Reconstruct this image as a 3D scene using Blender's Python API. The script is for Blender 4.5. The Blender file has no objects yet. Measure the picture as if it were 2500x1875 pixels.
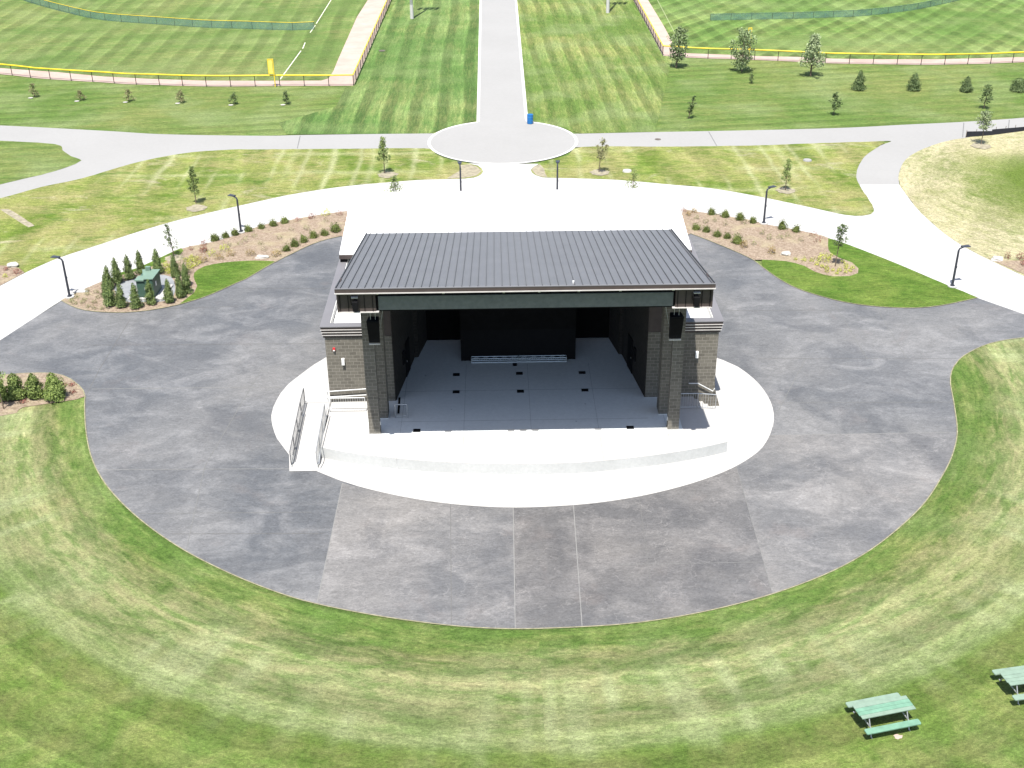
import bpy, math, random
from mathutils import Vector, Matrix
import mathutils, mathutils.noise
random.seed(7)
SC = bpy.context.scene
COL = SC.collection
R = math.radians

# ------------------------------------------------------------------ camera
F_PX, CXP, CYP, CAM_H = 2900.0, 1250.0, 937.5, 33.4
yaw, pit, rol = R(.714), R(28.14), R(-.514)
fw = Vector((math.sin(yaw)*math.cos(pit), math.cos(yaw)*math.cos(pit), -math.sin(pit)))
r0 = Vector((math.cos(yaw), -math.sin(yaw), 0)); u0 = r0.cross(fw)
rt = r0*math.cos(rol)+u0*math.sin(rol); up = -r0*math.sin(rol)+u0*math.cos(rol)
cd = bpy.data.cameras.new('camera'); cam = bpy.data.objects.new('camera', cd); COL.objects.link(cam)
cd.sensor_width = 36; cd.lens = F_PX/2500*36; cd.clip_start = 1; cd.clip_end = 5000
M = Matrix((rt, up, -fw)).transposed().to_4x4(); M.translation = Vector((0, 0, CAM_H)); cam.matrix_world = M
SC.camera = cam
# ------------------------------------------------------------------ light
SUN_D = Vector((.27, 1.0, -2.5)).normalized()      # direction the light travels
el = math.asin(-SUN_D.z); az = math.atan2(-SUN_D.x, -SUN_D.y)
w = bpy.data.worlds.new('World'); SC.world = w; w.use_nodes = True
nt = w.node_tree; bg = nt.nodes['Background']; sky = nt.nodes.new('ShaderNodeTexSky')
sky.sky_type = 'NISHITA'; sky.sun_disc = False; sky.sun_elevation = el; sky.sun_rotation = az
sky.air_density = 1.0; sky.dust_density = 1.5
nt.links.new(sky.outputs[0], bg.inputs[0]); bg.inputs[1].default_value = .105
sl = bpy.data.lights.new('sun', 'SUN'); sl.energy = 5.0; sl.angle = R(.53); sl.color = (1, .965, .9)
so = bpy.data.objects.new('sun', sl); COL.objects.link(so); so.rotation_euler = SUN_D.to_track_quat('-Z', 'Y').to_euler()
SC.view_settings.view_transform = 'Standard'; SC.view_settings.look = 'None'
SC.view_settings.exposure = 1.2; SC.view_settings.gamma = 1

# ------------------------------------------------------------------ survey of the site
def G(x, y, z=0.0):                                  # where a sight line meets the level z
    d = fw + rt*((x-CXP)/F_PX) - up*((y-CYP)/F_PX)
    k = (z-CAM_H)/d.z
    return Vector((d.x*k, d.y*k, z))

# ------------------------------------------------------------------ materials
K = .72                                               # real-world reflectances for this exposure
def kk(c, k=K): return tuple(v*k for v in c)
def mat(name, rough=.8, metal=0.0, spec=.3):
    m = bpy.data.materials.new(name); m.use_nodes = True
    b = m.node_tree.nodes['Principled BSDF']
    b.inputs['Roughness'].default_value = rough; b.inputs['Metallic'].default_value = metal
    b.inputs['Specular IOR Level'].default_value = spec
    return m, m.node_tree, b
class N:
    def __init__(s, nt): s.nt = nt
    def new(s, t, **k):
        n = s.nt.nodes.new(t)
        for a, v in k.items(): setattr(n, a, v)
        return n
    def link(s, v, sock):
        if hasattr(v, 'links') or isinstance(v, bpy.types.NodeSocket): s.nt.links.new(v, sock)
        elif v is not None: sock.default_value = v
    def math(s, op, a, b=None, c=None, clamp=False):
        n = s.new('ShaderNodeMath', operation=op); n.use_clamp = clamp
        s.link(a, n.inputs[0]); s.link(b, n.inputs[1]); s.link(c, n.inputs[2]); return n.outputs[0]
    def noise(s, vec, scale, detail=4, rough=.55, dist=0.0):
        n = s.new('ShaderNodeTexNoise'); s.link(vec, n.inputs['Vector'])
        n.inputs['Scale'].default_value = scale; n.inputs['Detail'].default_value = detail
        n.inputs['Roughness'].default_value = rough; n.inputs['Distortion'].default_value = dist
        return n.outputs[0]
    def mix(s, f, a, b, bt='MIX'):
        n = s.new('ShaderNodeMix', data_type='RGBA', blend_type=bt)
        s.link(f, n.inputs[0])
        for v, k in ((a, 6), (b, 7)):
            s.link((v+(1,)) if isinstance(v, tuple) and len(v) == 3 else v, n.inputs[k])
        return n.outputs[2]
    def rng(s, v, a, b, c=0.0, d=1.0):
        n = s.new('ShaderNodeMapRange'); s.link(v, n.inputs[0])
        for i, k in enumerate((a, b, c, d)): n.inputs[i+1].default_value = k
        return n.outputs[0]
    def pos(s): return s.new('ShaderNodeTexCoord').outputs['Object']
    def uv(s): return s.new('ShaderNodeTexCoord').outputs['UV']
    def mapped(s, vec, scale=(1, 1, 1), rot=0.0, loc=(0, 0, 0)):
        n = s.new('ShaderNodeMapping'); s.link(vec, n.inputs[0])
        n.inputs['Scale'].default_value = scale; n.inputs['Rotation'].default_value = (0, 0, rot); n.inputs['Location'].default_value = loc
        return n.outputs[0]
    def bump(s, h, strength, dist, b):
        n = s.new('ShaderNodeBump'); s.link(h, n.inputs['Height'])
        n.inputs['Strength'].default_value = strength; n.inputs['Distance'].default_value = dist
        s.nt.links.new(n.outputs[0], b.inputs['Normal'])

def plain(name, col, rough=.6, metal=0.0, var=.12, scale=3.0, spec=.3):
    m, nt, b = mat(name, rough, metal, spec); n = N(nt); col = kk(col)
    k = n.noise(n.pos(), scale, 5)
    c = n.mix(n.rng(k, .3, .7), tuple(v*(1-var) for v in col), tuple(min(1, v*(1+var)) for v in col))
    nt.links.new(c, b.inputs['Base Color']); return m

def grass(name, green, tan, light, stripes=(), tan_amt=.5, patch=.07, streak=0.0, seed=0, extra=None, polar=None, fine=1.0, sv=(.42, 1.5, 1)):
    m, nt, b = mat(name, .95, spec=.1); n = N(nt); P0 = n.pos()
    P = n.mapped(P0, loc=(seed*13.7, seed*7.1, 0))
    sep = n.new('ShaderNodeSeparateXYZ'); nt.links.new(P0, sep.inputs[0]); X, Y = sep.outputs[0], sep.outputs[1]
    d = ang = None; SV = n.mapped(P, sv, streak)
    if polar:
        dx = n.math('SUBTRACT', X, polar[0]); dy = n.math('SUBTRACT', Y, polar[1])
        d = n.math('SQRT', n.math('ADD', n.math('MULTIPLY', dx, dx), n.math('MULTIPLY', dy, dy))); ang = n.math('ARCTAN2', dx, dy)
        cb = n.new('ShaderNodeCombineXYZ'); n.link(n.math('MULTIPLY', ang, 11.5), cb.inputs[0]); n.link(n.math('MULTIPLY', d, 1.35), cb.inputs[1]); SV = cb.outputs[0]
    lo = n.noise(P, patch, 5, .6, .6)
    st = n.noise(SV, .95, 7, .68, .5)
    s2 = n.noise(SV, 3.2, 6, .7, .4)
    fi = n.noise(n.mapped(P, (1, 1.6, 1) if sv[0] < 1 else (1.6, .5, 1), streak), 4.5, 8, .78, .3)
    vf = n.noise(P, 21, 5, .75)
    t = n.math('ADD', n.math('MULTIPLY', lo, .5), n.math('ADD', n.math('MULTIPLY', st, .34), n.math('MULTIPLY', s2, .16)))
    c = n.mix(n.rng(t, .5-tan_amt*.08, .67-tan_amt*.12), green, tan)
    c = n.mix(n.rng(n.noise(P, patch*2.3, 5, .6), .46, .66, 0, .75), c, light)
    wob = n.math('MULTIPLY', n.math('SUBTRACT', n.noise(P, .045, 2), .5), 1.3)
    val = 1.0
    for s_ in stripes:
        if s_[0] == 'dir':
            _, a_, wd, amp = s_[:4]           # a_: direction in which the passes run
            u = n.math('ADD', n.math('MULTIPLY', X, -math.sin(a_)), n.math('MULTIPLY', Y, math.cos(a_)))
        else:
            _, wd, amp = s_; u = d
        u = n.math('ADD', u, wob)
        s1 = n.rng(n.math('SINE', n.math('MULTIPLY', u, 2*math.pi/wd)), -.4, .4, -amp, amp)
        ln = n.math('POWER', n.math('ABSOLUTE', n.math('COSINE', n.math('MULTIPLY', u, math.pi/wd))), 30)
        ln = n.math('MULTIPLY', ln, amp*1.9)
        fade = n.rng(n.noise(P, .06, 4, .6), .36, .6, .25, 1.2)
        val = n.math('ADD', n.math('MULTIPLY', n.math('ADD', s1, ln), fade), val)
    if extra: c = extra(n, X, Y, P, c, d, ang, st)
    k = fine
    val = n.math('MULTIPLY', val, n.rng(fi, .28, .72, 1-.4*k, 1+.44*k))
    val = n.math('MULTIPLY', val, n.rng(s2, .3, .7, 1-.24*k, 1+.28*k))
    val = n.math('MULTIPLY', val, n.rng(vf, .25, .75, 1-.42*k, 1+.46*k))
    val = n.math('MULTIPLY', val, n.rng(n.noise(n.mapped(P, (1, 1.3, 1)), 10, 5, .75), .28, .72, 1-.3*k, 1+.34*k))
    vm = n.new('ShaderNodeVectorMath', operation='SCALE'); nt.links.new(c, vm.inputs[0]); n.link(n.math('MULTIPLY', val, K*1.1), vm.inputs['Scale'])
    nt.links.new(vm.outputs[0], b.inputs['Base Color'])
    n.bump(n.math('ADD', fi, vf), 1.0, .08, b)
    return m

GREEN, TAN, LIGHT = (.082, .134, .030), (.222, .212, .092), (.165, .205, .082)
def near_extra(n, X, Y, P, c, d, ang, st):            # worn and mown bands that follow the round plaza edge
    wv = n.math('MULTIPLY', n.math('SUBTRACT', n.noise(P, .16, 5, .65), .5), 3.2)
    dd = n.math('ADD', d, wv); dw = n.math('ADD', d, n.math('MULTIPLY', wv, .1))
    c = n.mix(n.math('MULTIPLY', n.rng(dd, 26.4, 28.6, .85, 0), n.rng(st, .35, .6, 1, .35)), c, (.068, .12, .024))
    mid = n.math('MULTIPLY', n.rng(dd, 27.4, 29.2), n.rng(dw, 33.4, 32.6))
    c = n.mix(n.math('MULTIPLY', mid, n.rng(st, .32, .62, .15, .8)), c, (.192, .222, .098))
    for r_, w_, a_ in ((29.3, .5, .8), (27.7, 1.6, .5), (31.2, .8, .45)):
        band = n.math('SUBTRACT', 1.0, n.math('MULTIPLY', n.math('ABSOLUTE', n.math('SUBTRACT', dd, r_)), w_), clamp=True)
        c = n.mix(n.math('MULTIPLY', band, n.rng(st, .42, .66, 0, a_)), c, (.29, .262, .135))
    out = n.rng(dw, 32.9, 33.5)
    oc = n.mix(n.rng(n.noise(P, .42, 6, .68, .6), .4, .62), (.09, .145, .027), (.168, .192, .06))
    c = n.mix(n.math('MULTIPLY', out, .85), c, oc)
    edge = n.math('SUBTRACT', 1.0, n.math('MULTIPLY', n.math('ABSOLUTE', n.math('SUBTRACT', dw, 33.2)), 2.2), clamp=True)
    c = n.mix(n.math('MULTIPLY', edge, .45), c, (.07, .12, .018))
    wob = n.math('MULTIPLY', n.math('SUBTRACT', n.noise(P, .8, 4, .6), .5), .5)
    for k, ph, am, pw in ((39, .4, .75, 12), (57, 1.9, .5, 8), (23, 1.1, .6, 18)):   # tyre and mower tracks running out from the plaza
        q = n.math('POWER', n.math('ABSOLUTE', n.math('COSINE', n.math('ADD', n.math('ADD', n.math('MULTIPLY', ang, k), wob), n.math('ADD', ph, n.math('MULTIPLY', wv, .3))))), pw)
        q = n.math('MULTIPLY', q, n.rng(n.noise(P, .17, 3), .44, .6))
        q = n.math('MULTIPLY', q, n.math('MULTIPLY', n.rng(d, 27.6, 30.2, 0, am), n.rng(dw, 34.2, 32.8, .12, 1)))
        c = n.mix(n.math('MULTIPLY', q, n.rng(st, .3, .6, .5, 1.1)), c, (.25, .28, .14))
    return c
M_lawn = grass('lawn_near', GREEN, (.195, .202, .075), LIGHT, [('ring', 2.9, .13)], .45, .09, 0, 1, near_extra, (1.55, 65.86), 1.0)
M_mid = grass('lawn_strip', (.082, .135, .03), (.165, .182, .06), LIGHT, [('dir', R(8), 2.3, .1)], .45, .05, 0, 2)
M_stripe = grass('lawn_mown_stripes', (.072, .13, .033), (.17, .19, .068), (.14, .19, .068), [('dir', R(90.3), 2.75, .2)], .3, .06, 0, 3, sv=(1.5, .16, 1))
M_stripe2 = grass('lawn_mown_right', (.085, .137, .03), (.19, .2, .07), LIGHT, [('dir', R(91.5), 2.1, .15)], .5, .06, 0, 4, sv=(1.5, .2, 1))
M_outl = grass('outfield_left', (.088, .137, .036), (.175, .182, .068), (.155, .19, .07), [('dir', R(91.5), 3.0, .12), ('dir', R(14), 5, .04)], .4, .05, 0, 5)
M_outr = grass('outfield_right', (.08, .137, .032), (.168, .188, .066), (.15, .2, .07), [('dir', R(54.5), 3.1, .15), ('dir', R(-84), 3.1, .1)], .3, .05, 0, 6)
def isle_extra(n, X, Y, P, c, d, ang, st):
    wv = n.math('MULTIPLY', n.math('SUBTRACT', n.noise(P, .12, 4, .6), .5), 5)
    for ax_, sc_, am, m0 in ((X, 1.25, .6, .45), (X, .83, .45, .5), (Y, .55, .5, .47)):
        q = n.math('POWER', n.math('ABSOLUTE', n.math('COSINE', n.math('ADD', n.math('MULTIPLY', ax_, sc_), n.math('MULTIPLY', wv, .28)))), 26)
        q = n.math('MULTIPLY', q, n.rng(n.noise(P, .08, 3), m0, m0+.12, 0, am))
        c = n.mix(q, c, (.30, .31, .16))
    c = n.mix(n.rng(n.noise(n.mapped(P, (.5, 1, 1)), .35, 5, .65, .7), .57, .7, 0, .75), c, (.07, .13, .022))
    c = n.mix(n.rng(n.noise(n.mapped(P, (.6, 1, 1), .3, (9, 4, 0)), .3, 6, .7, .8), .58, .7, 0, .8), c, (.33, .3, .2))
    return c
def dry_extra(n, X, Y, P, c, d, ang, st):
    wv = n.math('MULTIPLY', n.math('SUBTRACT', n.noise(P, .1, 5, .65), .5), 9)
    e = n.math('ADD', d, wv)
    c = n.mix(n.rng(e, 7, 12), (.098, .142, .026), c)
    c = n.mix(n.math('MULTIPLY', n.rng(e, 10, 15), n.rng(st, .35, .6, .3, .95)), c, (.37, .335, .21))
    return c
M_isle = grass('lawn_rough', (.095, .145, .022), (.235, .222, .09), (.185, .215, .055), [('dir', R(100), 4.5, .07)], .9, .15, R(-12), 7, isle_extra, None, 1.1)
M_isle_r = grass('lawn_dry', (.12, .155, .04), (.33, .30, .17), (.2, .21, .075), [('dir', R(60), 6, .04)], .95, .07, R(38), 8, dry_extra, (50.5, 96), 1.1)
M_green = grass('lawn_new_turf', (.068, .125, .018), (.13, .172, .036), (.12, .172, .035), [('dir', R(-30), 1.7, .06)], .35, .2, R(25), 9)

def concrete(name, a, b_, rough=.85, sc=1.2, bump=.15, spec=.3):
    m, nt, b = mat(name, rough, spec=spec); n = N(nt); P = n.pos(); a = kk(a); b_ = kk(b_)
    k = n.math('ADD', n.math('MULTIPLY', n.noise(P, sc*.15, 5, .6), .55), n.math('MULTIPLY', n.noise(P, sc*4, 6, .65), .45))
    nt.links.new(n.mix(n.rng(k, .35, .65), a, b_), b.inputs['Base Color'])
    n.bump(n.noise(P, sc*12, 5), bump, .01, b); return m
M_conc = concrete('pale_concrete', (.41, .40, .385), (.46, .45, .435))
M_kerb = concrete('kerb_concrete', (.50, .49, .47), (.6, .59, .57))
M_riser = concrete('riser_concrete', (.46, .465, .45), (.585, .585, .57), sc=1.6)
M_asph = concrete('grey_paving', (.275, .27, .26), (.305, .30, .29), sc=.7)
M_floor = concrete('stage_floor_concrete', (.60, .625, .615), (.74, .765, .755), sc=1.1, rough=.6)
M_gravel = concrete('grey_gravel', (.17, .18, .195), (.28, .29, .30), sc=5, bump=.8)

def stamped(name, tint, seed, lift=1.0, vein=.16):
    m, nt, b = mat(name, .66, spec=.3); n = N(nt); P = n.mapped(n.pos(), loc=(seed*9.1, seed*5.3, 0))
    lo = n.noise(P, .1, 4, .55, .4); md = n.noise(n.mapped(P, (.8, 1.2, 1)), .42, 6, .62, .9)
    hi = n.noise(n.mapped(P, (1, 2.1, 1)), 2.2, 9, .76, 1.3); vf = n.noise(n.mapped(P, (1, 1.8, 1)), 9, 6, .78, .6)
    base = n.mix(n.rng(lo, .36, .64), (.056, .0585, .0625), (.094, .0925, .091))
    base = n.mix(n.rng(md, .46, .7, 0, .42), base, (.165, .162, .16))
    base = n.mix(n.rng(n.noise(P, .21, 5, .6, .8), .5, .68, 0, .62), base, (.043, .045, .049))
    base = n.mix(n.rng(n.noise(P, .33, 5, .6, .5), .6, .75, 0, .35), base, (.098, .085, .08))
    wp = n.new('ShaderNodeVectorMath', operation='ADD'); nt.links.new(P, wp.inputs[0])
    nz = n.new('ShaderNodeTexNoise'); nz.inputs['Scale'].default_value = 1.9; nz.inputs['Detail'].default_value = 6; nt.links.new(P, nz.inputs['Vector'])
    nt.links.new(nz.outputs['Color'], wp.inputs[1])
    vo = n.new('ShaderNodeTexVoronoi', feature='DISTANCE_TO_EDGE'); vo.inputs['Scale'].default_value = 1.15; nt.links.new(wp.outputs[0], vo.inputs['Vector'])
    cr = n.math('MULTIPLY', n.rng(vo.outputs[0], 0, .035, 1, 0), n.rng(n.noise(P, .7, 3), .47, .62, 0, vein))
    base = n.mix(cr, base, (.24, .235, .23))
    val = n.math('MULTIPLY', n.rng(hi, .33, .68, .78, 1.26), n.rng(vf, .3, .7, .75, 1.3))
    vm = n.new('ShaderNodeVectorMath', operation='SCALE'); nt.links.new(n.mix(1.0, base, tint, 'MULTIPLY'), vm.inputs[0])
    nt.links.new(n.math('MULTIPLY', val, lift*K*1.25), vm.inputs['Scale']); nt.links.new(vm.outputs[0], b.inputs['Base Color'])
    n.bump(n.math('ADD', hi, vf), .5, .02, b); return m
M_plaza = stamped('stamped_slate_blue', (1.02, 1.02, 1.03), 1, 1.25, .06)
M_plaza2 = stamped('stamped_slate_warm', (1.04, 1.0, .975), 3, 1.2, .22)
M_plaza3 = stamped('stamped_slate_light', (1.05, 1.02, 1.0), 5, 1.42, .16)
M_joint = plain('joint_filler', (.2, .198, .19), .9); M_joint2 = plain('faint_joint', (.125, .123, .12), .9)
M_dkjoint = plain('dark_joint', (.16, .16, .155), .9)

def mulch_mat():
    m, nt, b = mat('mulch', .95, spec=.1); n = N(nt); P = n.pos()
    k = n.noise(P, 6, 8, .75, .5); l = n.noise(P, .45, 4, .6, .8)
    c = n.mix(n.rng(k, .32, .68), kk((.155, .108, .075)), kk((.44, .355, .27)))
    c = n.mix(n.rng(l, .5, .7, 0, .75), c, kk((.37, .32, .2)))
    c = n.mix(n.rng(n.noise(P, 1.1, 4, .6), .55, .75, 0, .6), c, kk((.25, .17, .125)))
    nt.links.new(c, b.inputs['Base Color']); n.bump(k, 1, .12, b); return m
M_mulch = mulch_mat()
def track_mat():
    m, nt, b = mat('clay_track', .95, spec=.1); n = N(nt); P = n.pos()
    c = n.mix(n.rng(n.noise(P, .4, 6, .65), .35, .65), kk((.40, .30, .255)), kk((.47, .37, .32)))
    c = n.mix(n.rng(n.noise(P, .16, 5, .7, .5), .64, .7, 0, .5), c, (.2, .24, .1))
    nt.links.new(c, b.inputs['Base Color']); return m
M_track = track_mat()
M_soil = plain('pale_dry_soil', (.27, .24, .17), .95, 0, .3, 3)
def block_mat(name, a, b2, mortar, w=.406, h=.2032):
    m, nt, b = mat(name, .9, spec=.2); n = N(nt); t = n.new('ShaderNodeTexBrick'); nt.links.new(n.uv(), t.inputs[0])
    t.inputs['Scale'].default_value = 1; t.inputs['Brick Width'].default_value = w; t.inputs['Row Height'].default_value = h
    t.inputs['Mortar Size'].default_value = .012; t.inputs['Mortar Smooth'].default_value = .2; t.inputs['Bias'].default_value = 0
    t.inputs['Color1'].default_value = a+(1,); t.inputs['Color2'].default_value = b2+(1,); t.inputs['Mortar'].default_value = mortar+(1,)
    k = n.noise(n.uv(), 7, 5, .6)
    c = n.mix(n.rng(k, .3, .7, 0, .35), t.outputs[0], tuple(v*1.25 for v in b2))
    nt.links.new(c, b.inputs['Base Color']); n.bump(n.math('SUBTRACT', k, n.math('MULTIPLY', t.outputs[1], 1.5)), .5, .01, b); return m
M_block = block_mat('split_face_block', (.082, .075, .063), (.122, .112, .094), (.20, .188, .163))
M_bronze = plain('dark_bronze_metal', (.07, .054, .051), .5, 0, .1)
M_trim = plain('edge_trim_metal', (.62, .59, .57), .4, .2, .08)
M_cap = plain('sky_sheen_coping_metal', (.17, .165, .175), .5, 0, .06, .6)  # bronze paint greyed on upward faces, sky sheen put into the colour
M_roof = plain('sky_sheen_standing_seam_metal', (.128, .129, .141), .5, 0, .06, .8)  # paler than the bronze fronts: sky reflection painted into the base colour
M_seam = plain('seam_metal', (.09, .09, .098), .45, .15, .07, .8)
M_memb = plain('white_roof_membrane', (.84, .84, .83), .7, 0, .03)
M_black = plain('black_painted_steel', (.009, .009, .010), .8, 0, .15, 3, .1)
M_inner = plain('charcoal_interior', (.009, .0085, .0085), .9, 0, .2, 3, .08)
M_screen = plain('grey_banner_fabric', (.14, .155, .145), .85, 0, .12, 5)
M_white = plain('white_fixture', (.8, .8, .78), .4)
M_red = plain('red_fixture', (.6, .03, .04), .4)
M_galv = plain('galvanised_steel', (.50, .51, .52), .38, .6, .1)
M_rail = plain('bright_railing_metal', (.68, .68, .67), .4, .2, .05)
M_railg = plain('grey_railing_metal', (.13, .13, .135), .5)
M_alum = plain('truss_aluminium', (.62, .68, .70), .3, .5, .08)
M_dpole = plain('dark_lamp_paint', (.045, .05, .065), .45, .1)
M_yell = plain('yellow_fence_cap', (.80, .56, .02), .5)
M_yell2 = plain('yellow_pole_paint', (.85, .62, .05), .5)
M_blue = plain('blue_barrel_plastic', (.02, .16, .42), .45)
M_tgrn = plain('transformer_green', (.06, .115, .085), .5, 0, .08)
M_tgrn2 = plain('transformer_lid_green', (.15, .225, .175), .6, 0, .08)
M_rock = concrete('pale_boulder', (.36, .35, .32), (.52, .5, .46), sc=4, bump=.6)
M_silt = plain('black_silt_fabric', (.02, .021, .03), .8)
M_bark = plain('bark', (.16, .12, .085), .9, 0, .3, 12)
M_chalk = plain('chalk_line', (.62, .62, .5), .95)
M_mint = plain('mint_painted_plank', (.14, .27, .19), .7, 0, .16, 4)
M_mint2 = plain('bleached_plank', (.19, .265, .205), .75, 0, .12, 4)
M_cover = plain('rusty_manhole', (.12, .1, .085), .8, 0, .3, 8)

def mesh_mat(name, col, dens):
    m, nt, b = mat(name, .6); n = N(nt); b.inputs['Base Color'].default_value = col+(1,)
    tr = n.new('ShaderNodeBsdfTransparent'); mx = n.new('ShaderNodeMixShader')
    k = n.rng(n.noise(n.uv(), 2.5, 4), .3, .7, dens*.8, dens*1.2)
    nt.links.new(k, mx.inputs[0]); nt.links.new(tr.outputs[0], mx.inputs[1]); nt.links.new(b.outputs[0], mx.inputs[2])
    nt.links.new(mx.outputs[0], nt.nodes['Material Output'].inputs[0]); return m
M_chain = mesh_mat('chain_link', (.05, .04, .035), .09)
M_chainside = mesh_mat('chain_link_dense', (.05, .035, .03), .45)
M_gmesh = mesh_mat('green_windscreen', (.075, .155, .13), .62)
M_infill = mesh_mat('railing_infill', (.26, .26, .26), .5)
M_infillw = mesh_mat('railing_infill_bright', (.30, .32, .33), .6)
M_ymesh = mesh_mat('yellow_pole_mesh', (.75, .6, .12), .8)

def leaf_mat(name, a, b2, c3, tr=.25):
    m, nt, b = mat(name, .6, spec=.25); n = N(nt); P = n.pos()
    wn = n.new('ShaderNodeTexWhiteNoise'); gi = n.new('ShaderNodeNewGeometry')
    nt.links.new(gi.outputs['Random Per Island'], wn.inputs['Vector'])
    c = n.mix(gi.outputs['Random Per Island'], a, b2)
    c = n.mix(n.rng(n.noise(P, 2.2, 3), .45, .65, 0, .75), c, c3)
    oi = n.new('ShaderNodeObjectInfo'); vm = n.new('ShaderNodeVectorMath', operation='SCALE')
    nt.links.new(c, vm.inputs[0]); nt.links.new(n.rng(oi.outputs['Random'], 0, 1, .85, 1.15), vm.inputs['Scale'])
    nt.links.new(vm.outputs[0], b.inputs['Base Color'])
    t = n.new('ShaderNodeBsdfTranslucent'); mx = n.new('ShaderNodeMixShader'); mx.inputs[0].default_value = tr
    nt.links.new(vm.outputs[0], t.inputs[0]); nt.links.new(b.outputs[0], mx.inputs[1]); nt.links.new(t.outputs[0], mx.inputs[2])
    nt.links.new(mx.outputs[0], nt.nodes['Material Output'].inputs[0]); return m
L_thuja = leaf_mat('arborvitae_leaf', (.04, .075, .022), (.17, .21, .07), (.1, .14, .04))
L_lime = leaf_mat('leafy_evergreen', (.06, .1, .022), (.22, .27, .08), (.15, .2, .05))
L_sage = leaf_mat('sage_tree_leaf', (.09, .13, .055), (.24, .29, .15), (.17, .22, .1))
L_box = leaf_mat('boxwood_leaf', (.045, .07, .015), (.14, .16, .04), (.08, .1, .025))
L_dark = leaf_mat('dark_tree_leaf', (.045, .08, .03), (.14, .18, .07), (.09, .13, .045))
L_mid = leaf_mat('green_tree_leaf', (.09, .14, .04), (.24, .29, .1), (.17, .22, .07))
L_pale = leaf_mat('pale_tree_leaf', (.16, .21, .1), (.33, .38, .22), (.25, .3, .15))
L_yel = leaf_mat('yellow_leaf', (.28, .31, .04), (.44, .44, .1), (.34, .38, .1))
L_red = leaf_mat('red_leaf', (.14, .045, .035), (.26, .12, .09), (.2, .09, .06))
L_brn = leaf_mat('brown_leaf', (.16, .1, .04), (.32, .24, .1), (.2, .18, .06))
L_dry = leaf_mat('olive_leaf', (.12, .12, .05), (.26, .26, .12), (.2, .18, .1))

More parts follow.
